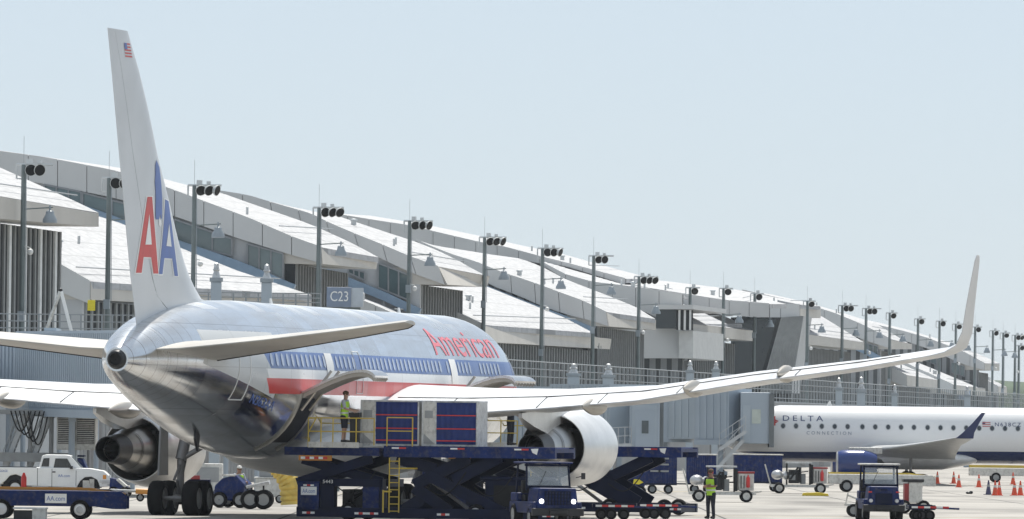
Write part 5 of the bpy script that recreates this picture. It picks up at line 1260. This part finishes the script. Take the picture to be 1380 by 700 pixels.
# ================================================================ regional jet
D2 = 499.0; sR = F/D2
rj = E('regional_jet', 'white regional jet with navy winglet and blue engine, nose at the gate bridge', 'airliner', G(1200, D2), 0.0)
RS = sR
def rx(px): return (px-1200)/RS
def rz_(px, py): 
    return CAMH+(577+(px-690)*ROLL-py)/RS
RF = [(975,2.45,.03,.03),(980,2.5,.35,.32),(992,2.62,.75,.75),(1008,2.8,1.1,1.15),(1028,2.93,1.35,1.5),(1050,2.98,1.49,1.68),(1300,2.98,1.50,1.69),(1420,2.98,1.50,1.68),(1470,3.2,1.38,1.42),(1530,3.65,.95,.95),(1590,4.1,.35,.4),(1600,4.15,.1,.12)]
def rskin(x, a, off=0):
    for p, q in zip(RF, RF[1:]):
        if x <= q[0]:
            t = (x-p[0])/(q[0]-p[0]); t = t; zc, ry, rz3 = [p[i]+(q[i]-p[i])*t for i in (1,2,3)]; break
    return Vector((rx(x), -(ry+off)*math.cos(a), zc+(rz3+off)*math.sin(a)))
def white_livery():
    m = mat('white_livery', (.80,.80,.80), .25, var=.04, scale=.4, coat=.3)
    n = m.node_tree.nodes; l = m.node_tree.links; b_ = n['Principled BSDF']; src = b_.inputs['Base Color'].links[0].from_socket
    tc = n.new('ShaderNodeTexCoord'); sp = n.new('ShaderNodeSeparateXYZ'); l.new(tc.outputs['Object'], sp.inputs[0])
    # navy belly rising in a wave
    sn = n.new('ShaderNodeMath'); sn.operation = 'SINE'; mu = n.new('ShaderNodeMath'); mu.operation = 'MULTIPLY'; mu.inputs[1].default_value = .22; l.new(sp.outputs[0], mu.inputs[0]); l.new(mu.outputs[0], sn.inputs[0])
    m3 = n.new('ShaderNodeMath'); m3.operation = 'MULTIPLY_ADD'; l.new(sn.outputs[0], m3.inputs[0]); m3.inputs[1].default_value = .08; m3.inputs[2].default_value = 1.95
    lt = n.new('ShaderNodeMath'); lt.operation = 'LESS_THAN'; l.new(sp.outputs[2], lt.inputs[0]); l.new(m3.outputs[0], lt.inputs[1])
    mx = n.new('ShaderNodeMix'); mx.data_type = 'RGBA'; l.new(lt.outputs[0], mx.inputs[0]); l.new(src, mx.inputs[6]); mx.inputs[7].default_value = (.012,.025,.10,1); l.new(mx.outputs[2], b_.inputs['Base Color'])
    return m
m = MB(); m.loft([[rskin(x, 2*PI*i/48) for i in range(48)] for x in [975.01,977,980,985,992,1000,1008,1018,1028,1038,1050,1100,1200,1300,1420,1445,1470,1500,1530,1560,1590,1600]]); rfus = m.build('fuselage', white_livery(), rj, smooth=60)
M_rwin = mat('cabin_window', (.03,.04,.05), .12, spec=.8)
for i in range(24):
    x = 1054.3+17.33*i+(2.5 if i >= 6 else 0)+(1.0 if i >= 11 else 0)
    if x > 1400: break
    for nm, r_, off, mm in (('window', .155, .006, mat('window_surround', (.45,.46,.47), .4)), ('window_pane', .115, .014, M_rwin)):
        q = MB(); q.add([rskin(x+1.15*r_*math.cos(a)*RS*.9, math.asin(.262)+r_*1.25*math.sin(a)/1.69, off) for a in [2*PI*k/12 for k in range(12)]], [tuple(range(12))])
        o = q.build(nm, mm, rfus if nm == 'window' else wn_)
        if nm == 'window': wn_ = o
def rtext(s_, name, m_, x0, x1, z0, h, cuts=6, sp_=1.0):
    a_ = math.asin((z0-2.98)/1.69)
    return text(s_, name, m_, rfus, (0,0,0), w=(x1-x0)/RS, h=h, spacing=sp_, fn=lambda u, v: rskin(x0+u*RS, a_+v/1.62, .012), cuts=cuts)
M_rblue = mat('navy_letter', (.02,.04,.14), .4)
rtext('DELTA', 'lettering', M_rblue, 1054, 1108, rz_(1080,567.5), .36, sp_=1.5)
rtext('CONNECTION', 'lettering', mat('grey_letter',(.22,.25,.32),.5), 1086, 1146, rz_(1116,586), .19, 2, sp_=1.6)
rtext('N638CZ', 'registration', M_rblue, 1339, 1374, rz_(1356,575), .24, 2, sp_=1.3)
def rpatch(x0, x1, z0, z1, name, m_):
    q = MB(); V = []
    for i in range(3):
        for j in range(4): V.append(rskin(x0+(x1-x0)*i/2, math.asin((z0+(z1-z0)*j/3-2.98)/1.69), .012))
    q.add(V, [(i*4+j,(i+1)*4+j,(i+1)*4+j+1,i*4+j+1) for i in range(2) for j in range(3)]); return q.build(name, m_, rfus)
for k in range(3): rpatch(1322, 1333, rz_(1327,575.5-2.6*k), rz_(1327,574.3-2.6*k), 'flag_stripe', mat('faded_red',(.5,.15,.15),.5))
rpatch(1322, 1326, rz_(1327,572), rz_(1327,568.8), 'flag_canton', M_rblue)
rpatch(1040.5, 1044, rz_(1042,573), rz_(1042,560), 'door_edge', M_red)
q = MB()   # emblem, red swept triangle by the door
for pts_ in ([(1041,563),(1048,567),(1041,566.5)],[(1041,567.3),(1048.5,567.8),(1044,570),(1041,570.5)]):
    q.add([rskin(x, math.asin((rz_(x,y)-2.98)/1.69), .014) for x,y in pts_], [tuple(range(len(pts_)))])
q.build('emblem', M_red, rfus)
# its wings
RW = [(1148,1290,-.8,1.72,.16),(1165,1285,-1.9,1.80,.15),(1200,1284,-4.5,2.05,.13),(1240,1284,-9.0,2.45,.11),(1273,1294,-12.6,2.80,.10)]
for sd in (1, -1):
    m = MB(); secs = []
    for (xl, xt, y, z, tc_) in RW:
        ch = (xt-xl)/RS; S_ = []
        for i in range(13):
            s_ = 1-math.cos(PI/2*i/12) if i < 12 else 1; t = 5*tc_*ch*(.2969*math.sqrt(s_)-.126*s_-.3516*s_**2+.2843*s_**3-.1015*s_**4)+.01
            S_.append((rx(xl)+s_*ch, y*sd, z+.04*ch-.04*ch*s_*2+t))
        for i in range(12,-1,-1):
            s_ = 1-math.cos(PI/2*i/12) if i < 12 else 1; t = 5*tc_*ch*(.2969*math.sqrt(s_)-.126*s_-.3516*s_**2+.2843*s_**3-.1015*s_**4)+.01
            S_.append((rx(xl)+s_*ch, y*sd, z+.04*ch-.04*ch*s_*2-t*.6))
        secs.append(S_)
    m.loft(secs); wo = m.build('wing', mat('regional_wing_grey', (.55,.56,.56), .3, metal=.2), rj, smooth=50)
    m = MB(); 
    def wsec(x0, x1, y, z, th_): return [(rx(x0),y*sd-th_,z),(rx(x1),y*sd-th_,z),(rx(x1),y*sd+th_,z),(rx(x0),y*sd+th_,z)]
    m.loft([wsec(1273,1296,-12.62,2.80,.09),wsec(1282,1297,-12.85,3.15,.06),wsec(1294,1303,-13.0,3.7,.045),wsec(1306,1311,-13.1,4.32,.02)]); m.build('winglet', mat('navy_winglet', (.015,.03,.11), .35), rj, smooth=30)
    m = MB(); cz = 1.25; yy = -4.3*sd
    m.lathe([(rx(1160)+3.5-3.5,.8),(rx(1140)+.0,.80),(rx(1131)+0,.78),(rx(1125.5),.70),(rx(1124),.64),(rx(1126),.58),(rx(1140),.56)], c=(0,yy,cz), axis='x', n=32)
    m.lathe([(rx(1160),.8),(rx(1170),.70),(rx(1178),.56),(rx(1178),.52),(rx(1165),.5)], c=(0,yy,cz), axis='x', n=32); eo = m.build('engine_nacelle', mat('engine_blue', (.008,.032,.17), .2, coat=.5), rj, smooth=50)
    m = MB(); m.lathe([(rx(1125.6),.705),(rx(1123.8),.64),(rx(1126),.575)], c=(0,yy,cz), axis='x', n=32); m.build('intake_lip', M_chr, eo, smooth=True)
    m = MB(); m.lathe([(rx(1134),.57),(rx(1134),.01)], c=(0,yy,cz), axis='x', n=24); m.lathe([(rx(1176),.4),(rx(1184),.25),(rx(1188),.02)], c=(0,yy,cz), axis='x', n=24); m.build('fan_and_cone', M_dark, eo)
    m = MB(); m.box(rx(1140),rx(1185),yy-.12,yy+.12,cz+.55,cz+.95); m.build('engine_pylon', M_off, eo, bevel=.05)
m = MB(); m.loft([[(rx(x), hw*math.cos(a), z+hz*math.sin(a)) for a in [2*PI*i/24 for i in range(24)]] for x, hw, hz, z in ((1130,.3,.1,1.5),(1155,1.5,.5,1.55),(1200,1.75,.62,1.5),(1270,1.75,.6,1.5),(1300,1.3,.4,1.55),(1330,.3,.1,1.6))]); m.build('belly_fairing', mat('white_gloss',(.72,.72,.72),.3), rj, smooth=60)
for (gx, gy) in ((1225,-2.6),(1225,2.6),(1018,0)):
    m = MB(); m.bar((rx(gx),gy,1.6),(rx(gx),gy,.4),.09,8); lg = m.build('landing_gear', M_strut, rj, smooth=True)
    for dy in (-.22,.22): vwheel(lg, (rx(gx),gy+dy,.4), .4, .22, M_chr, 'y')
m = MB(); m.loft([[(rx(x0),-.12,z),(rx(x1),-.02,z),(rx(x1),.02,z),(rx(x0),.12,z)] for x0, x1, z in ((1478,1580,4.3),(1560,1615,9.2))]); m.build('fin', mat('navy_winglet', (.015,.03,.11), .35), rj)
for sd in (1,-1):
    m = MB(); m.loft([[(rx(x0),y*sd,z),(rx((x0+x1)/2),y*sd,z+t),(rx(x1),y*sd,z),(rx((x0+x1)/2),y*sd,z-t)] for x0, x1, y, z, t in ((1530,1588,.3,4.3,.12),(1572,1604,4.9,4.9,.05))]); m.build('tailplane', M_off, rj)
m = MB(); m.prism([(rx(1113),4.62),(rx(1117),4.95),(rx(1119),4.95),(rx(1121),4.62)],-.03,.03); m.build('blade_antenna', M_wht, rj)

# ================================================================ jet bridges
def tunnel(m, a, c, w_, h_, pitch=.45, rib=.06, mi=0):
    """ribbed box tunnel from a to c (floor centre points)"""
    a = Vector(a); c = Vector(c); d = (c-a); L = d.length; d.normalize(); s_ = d.cross(Vector((0,0,1))).normalized(); up_ = s_.cross(d)
    q = [(-w_/2,0),(w_/2,0),(w_/2,h_),(-w_/2,h_)]
    m.add([a+s_*x+up_*z for x,z in q]+[c+s_*x+up_*z for x,z in q], [(0,1,2,3),(7,6,5,4)]+[((i+1)%4,i,4+i,4+(i+1)%4) for i in range(4)], mi)
    k = int(L/pitch)
    for i in range(k):
        p = a+d*(L*(i+.5)/k)
        for sd in (-1,1):
            o_ = s_*sd*(w_/2); e = s_*sd*rib; hw = d*pitch*.25
            v = [p+o_-hw-e*0+up_*.12, p+o_+hw+up_*.12, p+o_+hw+up_*(h_-.12), p+o_-hw+up_*(h_-.12)]; v2 = [x+e for x in v[:]]
            m.add(v+v2, [(0,1,2,3),(7,6,5,4),(0,4,5,1),(1,5,6,2),(2,6,7,3),(3,7,4,0)], mi)
def trim(m, a, c, w_, z0, z1, mi=0):
    a = Vector(a); c = Vector(c); d = (c-a).normalized(); s_ = d.cross(Vector((0,0,1))).normalized()
    for sd in (-1,1): 
        o_ = s_*sd*(w_/2+.06); m.bar(a+o_+Vector((0,0,(z0+z1)/2)), c+o_+Vector((0,0,(z0+z1)/2)), .06, h=(z1-z0)/2, mi=mi)
def drive(root, x, y, zt, parent_loc):
    m = MB(); 
    for sx in (-1.1,1.1): m.bar((x,y+sx,zt),(x,y+sx,.5),.14,8)
    m.box(x-.15,x+.15,y-1.3,y+1.3,zt-.35,zt-.1); m.box(x-.4,x+.4,y-1.2,y+1.2,.45,.65); m.build('support_leg', M_bridge, root)
    for sy in (-.6,.6): vwheel(root, (x,y+sy,.4), .4, .3, M_grey, 'y')
def stair(root, x0, z0, x1, z1, y, w_=.8):
    m = MB(); n_ = max(4, int(abs(z1-z0)/.2))
    for i in range(n_+1):
        t = i/n_; m.box(x0+(x1-x0)*t-.13, x0+(x1-x0)*t+.13, y, y+w_, z0+(z1-z0)*t-.02, z0+(z1-z0)*t+.02)
    for yy in (y, y+w_):
        m.bar((x0,yy,z0),(x1,yy,z1),.04,h=.1)
        m.bar((x0,yy,z0+.95),(x1,yy,z1+.95),.022,6); m.bar((x0,yy,z0+.5),(x1,yy,z1+.5),.018,6)
        for i in range(5): t = i/4; m.bar((x0+(x1-x0)*t,yy,z0+(z1-z0)*t),(x0+(x1-x0)*t,yy,z0+(z1-z0)*t+.95),.02,6)
    m.build('service_stair', mat('stair_steel', (.48,.5,.51), .4, metal=.4), root)
# bridge serving the regional jet
jb = E('jet_bridge', 'blue grey boarding bridge docked at the regional jet door', 'jet bridge', G(960, 497), 0, 'boarding bridges')
s_ = F/497.0
def bx(px): return (px-960)/s_
def bz(px, py): return CAMH+(577+(px-690)*ROLL-py)/s_
m = MB(); tunnel(m, (bx(893),3.2,bz(893,592)), (bx(957),1.2,bz(957,592)), 2.6, 2.9); m.build('inner_tunnel', M_bridgeL, jb)
m = MB(); tunnel(m, (bx(953),1.3,bz(953,594)), (bx(998),.2,bz(998,594)), 3.0, 3.1); trim(m,(bx(953),1.3,bz(953,594)),(bx(998),.2,bz(998,594)),3.0,-.25,.05); m.build('outer_tunnel', M_bridge, jb)
m = MB(); m.box(bx(953),bx(960),-.35,3.0,bz(953,595),bz(953,528)); m.build('tunnel_collar', M_bridgeL, jb)
m = MB(); m.box(bx(997),bx(1036),-1.6,1.6,bz(1000,598),bz(1000,529)); cb_ = m.build('cab', M_bridge, jb, bevel=.05)
one(lambda m: (m.box(bx(1012),bx(1024),-1.63,-1.6,bz(1018,571),bz(1018,552)),), 'cab_window', mat('pale_glass',(.5,.55,.5),.1), cb_)
one(lambda m: m.box(bx(1000),bx(1010),-1.64,-1.6,bz(1005,596),bz(1005,546)), 'service_door', M_bridgeL, cb_)
m = MB()
for i in range(6): m.box(bx(1035.5+i*1.1),bx(1036.3+i*1.1),-1.75,1.75,bz(1038,603),bz(1038,531))
m.box(bx(1035.5),bx(1042),-1.7,1.7,bz(1038,602),bz(1038,532)); m.build('bellows', M_bridgeD, jb)
drive(jb, bx(972), 1.2, bz(972,594), None); stair(jb, bx(955), .3, bx(1000), bz(1000,594), -2.6)
stair(jb, bx(968), bz(968,606), bx(1003), bz(1003,582), -2.9, .1)
m = MB(); m.bar((bx(893),3.2,0),(bx(893),3.2,bz(893,592)),.45,16); m.bar((bx(893),3.2,bz(893,596)),(bx(893),3.2,bz(893,525)),1.9,24); m.build('rotunda', M_bridge, jb, smooth=50)
# fixed bridge behind the wing
jb = E('jet_bridge', 'long pale ribbed boarding bridge behind the right wing and engine', 'jet bridge', G(780, 435), 0, 'boarding bridges')
s_ = F/435.0
def bx(px): return (px-780)/s_
m = MB(); tunnel(m, (bx(655),14,bz(780,598)), (bx(780),6,bz(780,598)), 2.7, 3.0); m.build('inner_tunnel', M_bridgeL, jb)
m = MB(); tunnel(m, (bx(776),6.2,bz(780,601)), (bx(856),0.5,bz(780,601)), 3.1, 3.25); trim(m,(bx(776),6.2,bz(780,601)),(bx(856),.5,bz(780,601)),3.1,-.3,.05); m.build('outer_tunnel', M_bridgeL, jb)
m = MB(); m.box(bx(848),bx(888),-2.0,1.6,bz(850,606),bz(850,540)); cb_ = m.build('cab', M_bridge, jb, bevel=.05)
one(lambda m: m.box(bx(851),bx(884),-2.05,-2.0,bz(850,600),bz(850,546)), 'door_frame', M_bridgeL, cb_)
one(lambda m: m.box(bx(855),bx(881),-2.09,-2.05,bz(850,603),bz(850,552)), 'service_door', M_bridge, cb_)
one(lambda m: m.box(bx(864),bx(873),-2.12,-2.09,bz(850,584),bz(850,567)), 'door_window', M_glassV, cb_)
m = MB()
for i in range(6): m.box(bx(887+i*1.1),bx(887.8+i*1.1),-1.75,1.75,bz(850,608),bz(850,541))
m.box(bx(887),bx(893),-1.7,1.7,bz(850,607),bz(850,542)); m.build('bellows', M_bridgeD, jb)
drive(jb, bx(835), 1.2, bz(835,600), None); stair(jb, bx(815), 2.2, bx(850), bz(850,600), -2.9)
# bridge at the port side of the large airliner
jb = E('jet_bridge', 'large blue grey ribbed boarding bridge behind the tail and left wing', 'jet bridge', G(60, 372), 0, 'boarding bridges')
s_ = F/372.0
def bx(px): return (px-60)/s_
z1 = CAMH+(569-548)/s_; 
m = MB(); tunnel(m, (bx(-140),18,z1+.1), (bx(66),3,z1+.1), 2.8, 3.05); m.build('inner_tunnel', M_bridge, jb)
m = MB(); tunnel(m, (bx(62),3.3,z1-.1), (bx(260),-22,z1-.25), 3.3, 3.5); trim(m,(bx(62),3.3,z1-.1),(bx(260),-22,z1-.25),3.3,-.3,.05); m.build('outer_tunnel', M_bridge, jb)
m = MB(); m.box(bx(62)-.2,bx(62)+.35,1.0,5.2,z1-.5,z1+3.55); m.build('tunnel_collar', M_bridgeL, jb)
m = MB(); m.box(bx(255),bx(310),-26.5,-22,z1-.3,z1+3.1); m.build('cab', M_bridge, jb, bevel=.05)
drive(jb, bx(105), -4, z1-.3, None); drive(jb, bx(5), 5, z1, None)
stair(jb, bx(12), .9, bx(42), z1-.2, -3.6, 1.1); stair(jb, bx(44), .9, bx(76), z1-.2, -3.8, 1.1)
m = MB(); m.box(bx(-20),bx(105),-4.2,-1.5,1.35,1.75); m.box(bx(-20),bx(105),-4.0,-1.6,z1-.35,z1-.15); m.build('service_deck', M_grey, jb)
m = MB()
for x in (4,48,76): m.bar((bx(x),-4.0,0),(bx(x),-4.0,z1-.3),.1,8)
m.build('deck_post', M_grey, jb)
m = MB(); a_ = bx(84); c_ = bx(136); zt = z1-.15; zb = zt-1.7
m.box(a_,c_,-4.6,-2.6,zb-.05,zt+.05); ac = m.build('air_conditioner', M_off, jb, bevel=.03)
m = MB()
for h0, h1 in ((a_+.06,(a_+c_)/2-.04),((a_+c_)/2+.04,c_-.06)):
    m.box(h0,h1,-4.62,-4.601,zb+.22,zt-.03,0)
    for i in range(17): m.box(h0+.01,h1-.01,-4.66,-4.62,zb+.25+i*.083,zb+.285+i*.083,1)
m.build('louvre_panel', [M_dark, M_off], ac)
m = MB(); 
for k in range(5):
    pr = None
    for i in range(13):
        t = i/12; p = Vector((bx(22+6*k)+ .9*t, -4.3-.1*k, z1-.2-(.9+.15*k)*math.sin(PI*t))); 
        if pr: m.bar(pr, p, .035, 6)
        pr = p
m.build('power_cable', M_black, jb)
# rooftop terrace, rail and sign by the gate
st_ = E('gate_sign', 'boxy blue grey gate sign reading C23 on a post', 'sign', G(455, 392), 0)
s_ = F/392.0; zB = CAMH+(574-414)/s_; zT = CAMH+(574-387)/s_
sb = one(lambda m: m.box(-17/s_,16/s_,0,1.1,zB,zT), 'sign_box', mat('sign_blue_grey', (.22,.27,.36), .4), st_, bevel=.02)
text('C23', 'gate_number', M_wht, sb, (-12/s_,-.012,zB+.28), w=24/s_, h=13.5/s_)
one(lambda m: m.box(16/s_+.002,32/s_,.1,1.0,zB+.02,zT-.02), 'side_panel', mat('pale_sign', (.5,.55,.6), .4), st_)
one(lambda m: (m.bar((0,.5,0),(0,.5,zB),.12,10), m.box(-.8,1.0,.2,.9,zB-.1,zB)), 'post', M_pole, st_)
for (px_, py_, D_, lab) in ((1225,525,880,'left'),(1296,531,930,'right')):
    s_ = F/D_; t = E('gate_sign', 'pale blue gate sign box on the far fence, %s one' % lab, 'sign', G(px_, D_), 0)
    zc = CAMH+(583-py_)/s_; one(lambda m: m.box(-12/s_,12/s_,0,1.2,zc-.55,zc+.55), 'sign_box', mat('pale_blue_sign', (.42,.50,.62), .4), t); one(lambda m: m.bar((0,.6,0),(0,.6,zc-.55),.15,8), 'post', M_pole, t)
# terrace at the left under the nearest roofs
def terrace(px0, px1, D, ytop, yb, label, n_=12):
    s_ = F/D; t = E('terrace_railing', label, 'railing', G((px0+px1)/2, D), 0); c0 = (px0+px1)/2; hor = 577+(c0-690)*ROLL
    zt = CAMH+(hor-ytop)/s_; zb = CAMH+(hor-yb)/s_
    one(lambda m: [m.bar(((px0-c0+(px1-px0)*i/n_)/s_,0,zb),((px0-c0+(px1-px0)*i/n_)/s_,0,zt),.045,6) for i in range(n_+1)], 'posts', M_rail, t)
    one(lambda m: [m.bar(((px0-c0)/s_,0,z),((px1-c0)/s_,0,z),.03,6) for z in (zt, zb+(zt-zb)*.66, zb+(zt-zb)*.33)], 'rails', M_rail, t)
    one(lambda m: m.box((px0-c0)/s_,(px1-c0)/s_,-.1,2.0,zb-.35,zb), 'platform_edge', M_bridge, t)
    one(lambda m: [m.bar(((px0-c0+(px1-px0)*i/4)/s_,1.0,0),((px0-c0+(px1-px0)*i/4)/s_,1.0,zb-.35),.12,8) for i in range(5)], 'support_column', M_bridge, t)
terrace(-20, 178, 388, 424, 452, 'grey guard railing on the roof terrace left of the tail fin', 14)
terrace(262, 430, 390, 395, 413, 'grey guard railing on the roof terrace between fin and gate sign', 10)
ys = tag(one(lambda m: m.box(-.18,.18,0,.03,0,.5), 'warning_sign', mat('bright_yellow',(.75,.62,.03),.5), None, bevel=.01), 'small yellow warning plate on the left terrace railing', 'sign'); p_ = P(123, 419, 387.8); ys.location = p_
# leaning strut pair on the terrace
p0 = P(81, 393, 386); s_ = F/386
fs = E('folding_frame', 'pale A shaped frame standing on the left terrace against louvres', 'frame', Vector((p0.x, p0.y, P(81,452,386).z)), 0)
h_ = (452-393)/s_
one(lambda m: m.bar((-.7,0,0),(0,0,h_),.09,6), 'strut', M_off, fs); one(lambda m: m.bar((.6,0,0),(0.05,0,h_),.09,6), 'strut', M_wht, fs); one(lambda m: m.ball((.02,0,h_+.05),.1), 'hinge_cap', M_dark, fs, smooth=True)
# metal chimneys
def stack(px, ytop, ybot, D, w_px, label):
    s_ = F/D; hor = 577+(px-690)*ROLL; zt = CAMH+(hor-ytop)/s_; zb = CAMH+(hor-ybot)/s_; r = w_px/s_/2
    t = E('vent_stack', label, 'vent stack', G(px, D), 0, 'metal vent stacks above the boarding bridges')
    h = zt-zb
    one(lambda m: (m.box(-r,r,-r,r,0,zb+h*.52),), 'duct', M_bridgeL, t, bevel=.03)
    one(lambda m: (m.box(-r*1.25,r*1.25,-r*1.25,r*1.25,zb+h*.52,zb+h*.62),), 'collar', M_dome, t)
    one(lambda m: m.lathe([(zb+h*.62,r*.85),(zb+h*.78,r*.5),(zb+h*.82,r*.7),(zb+h*.86,r*.5),(zb+h*.97,r*.45),(zt,.02)], axis='z', n=14), 'cowl', M_alu, t, smooth=30)
    return t
for a in ((289,354,408,385,14,'vent stack left of a matching one, just right of the tail fin'),(357,356,408,385,14,'vent stack between the tail fin and the gate number sign'),(772,490,525,452,16,'pale vent stack over the long boarding bridge, left of its twin'),
          (819,490,530,458,15,'pale vent stack over the long boarding bridge, right of its twin'),(929,486,520,600,10,'slim vent stack above the wing below the projecting bay'),(964,487,515,610,10,'slim vent stack above the wing left of the dark glazed corner'),
          (1130,509,545,640,9,'slim vent stack above the regional jet registration side, left one'),(1160,508,552,620,11,'taller vent stack above the regional jet cabin'),(1205,518,550,700,8,'small vent stack left of the pale blue sign'),(1303,520,552,760,8,'small vent stack right of the winglet foot')):
    stack(*a)
# painted lines on the apron
M_line = mat('line_paint', (.62,.60,.52), .7, var=.3, scale=3); M_yline = mat('yellow_line_paint', (.55,.42,.08), .7, var=.3)
for i, (x0, y0, x1, y1, wd, mm) in enumerate(((-60,235,80,262,.3,M_line),(5,300,70,330,.25,M_yline),(30,345,120,352,.4,M_line),(-30,325,10,420,.3,M_yline))):
    m = MB(); d = Vector((x1-x0,y1-y0,0)).normalized(); n_ = Vector((-d.y,d.x,0))*wd/2
    m.add([Vector((x0,y0,.004+.001*i))-n_, Vector((x1,y1,.004+.001*i))-n_, Vector((x1,y1,.004+.001*i))+n_, Vector((x0,y0,.004+.001*i))+n_], [(0,1,2,3)]); struct(m.build('apron_marking', mm))

# ---------------------------------------------------------------- air between here and the far woods
hz = MB(); hz.box(-2900,2900,-200,5900,-1.0,60)
ho_ = hz.build('haze', M_wht, None); ho_.data.materials.clear()
vm = bpy.data.materials.new('haze'); vm.use_nodes = True; n = vm.node_tree.nodes; n.clear()
vo = n.new('ShaderNodeOutputMaterial'); vp = n.new('ShaderNodeVolumePrincipled'); vp.inputs['Color'].default_value = (.86,.93,1,1); vp.inputs['Density'].default_value = .00005; vp.inputs['Anisotropy'].default_value = .3
vm.node_tree.links.new(vp.outputs[0], vo.inputs['Volume']); ho_.data.materials.append(vm); ho_['kind'] = 'stuff'
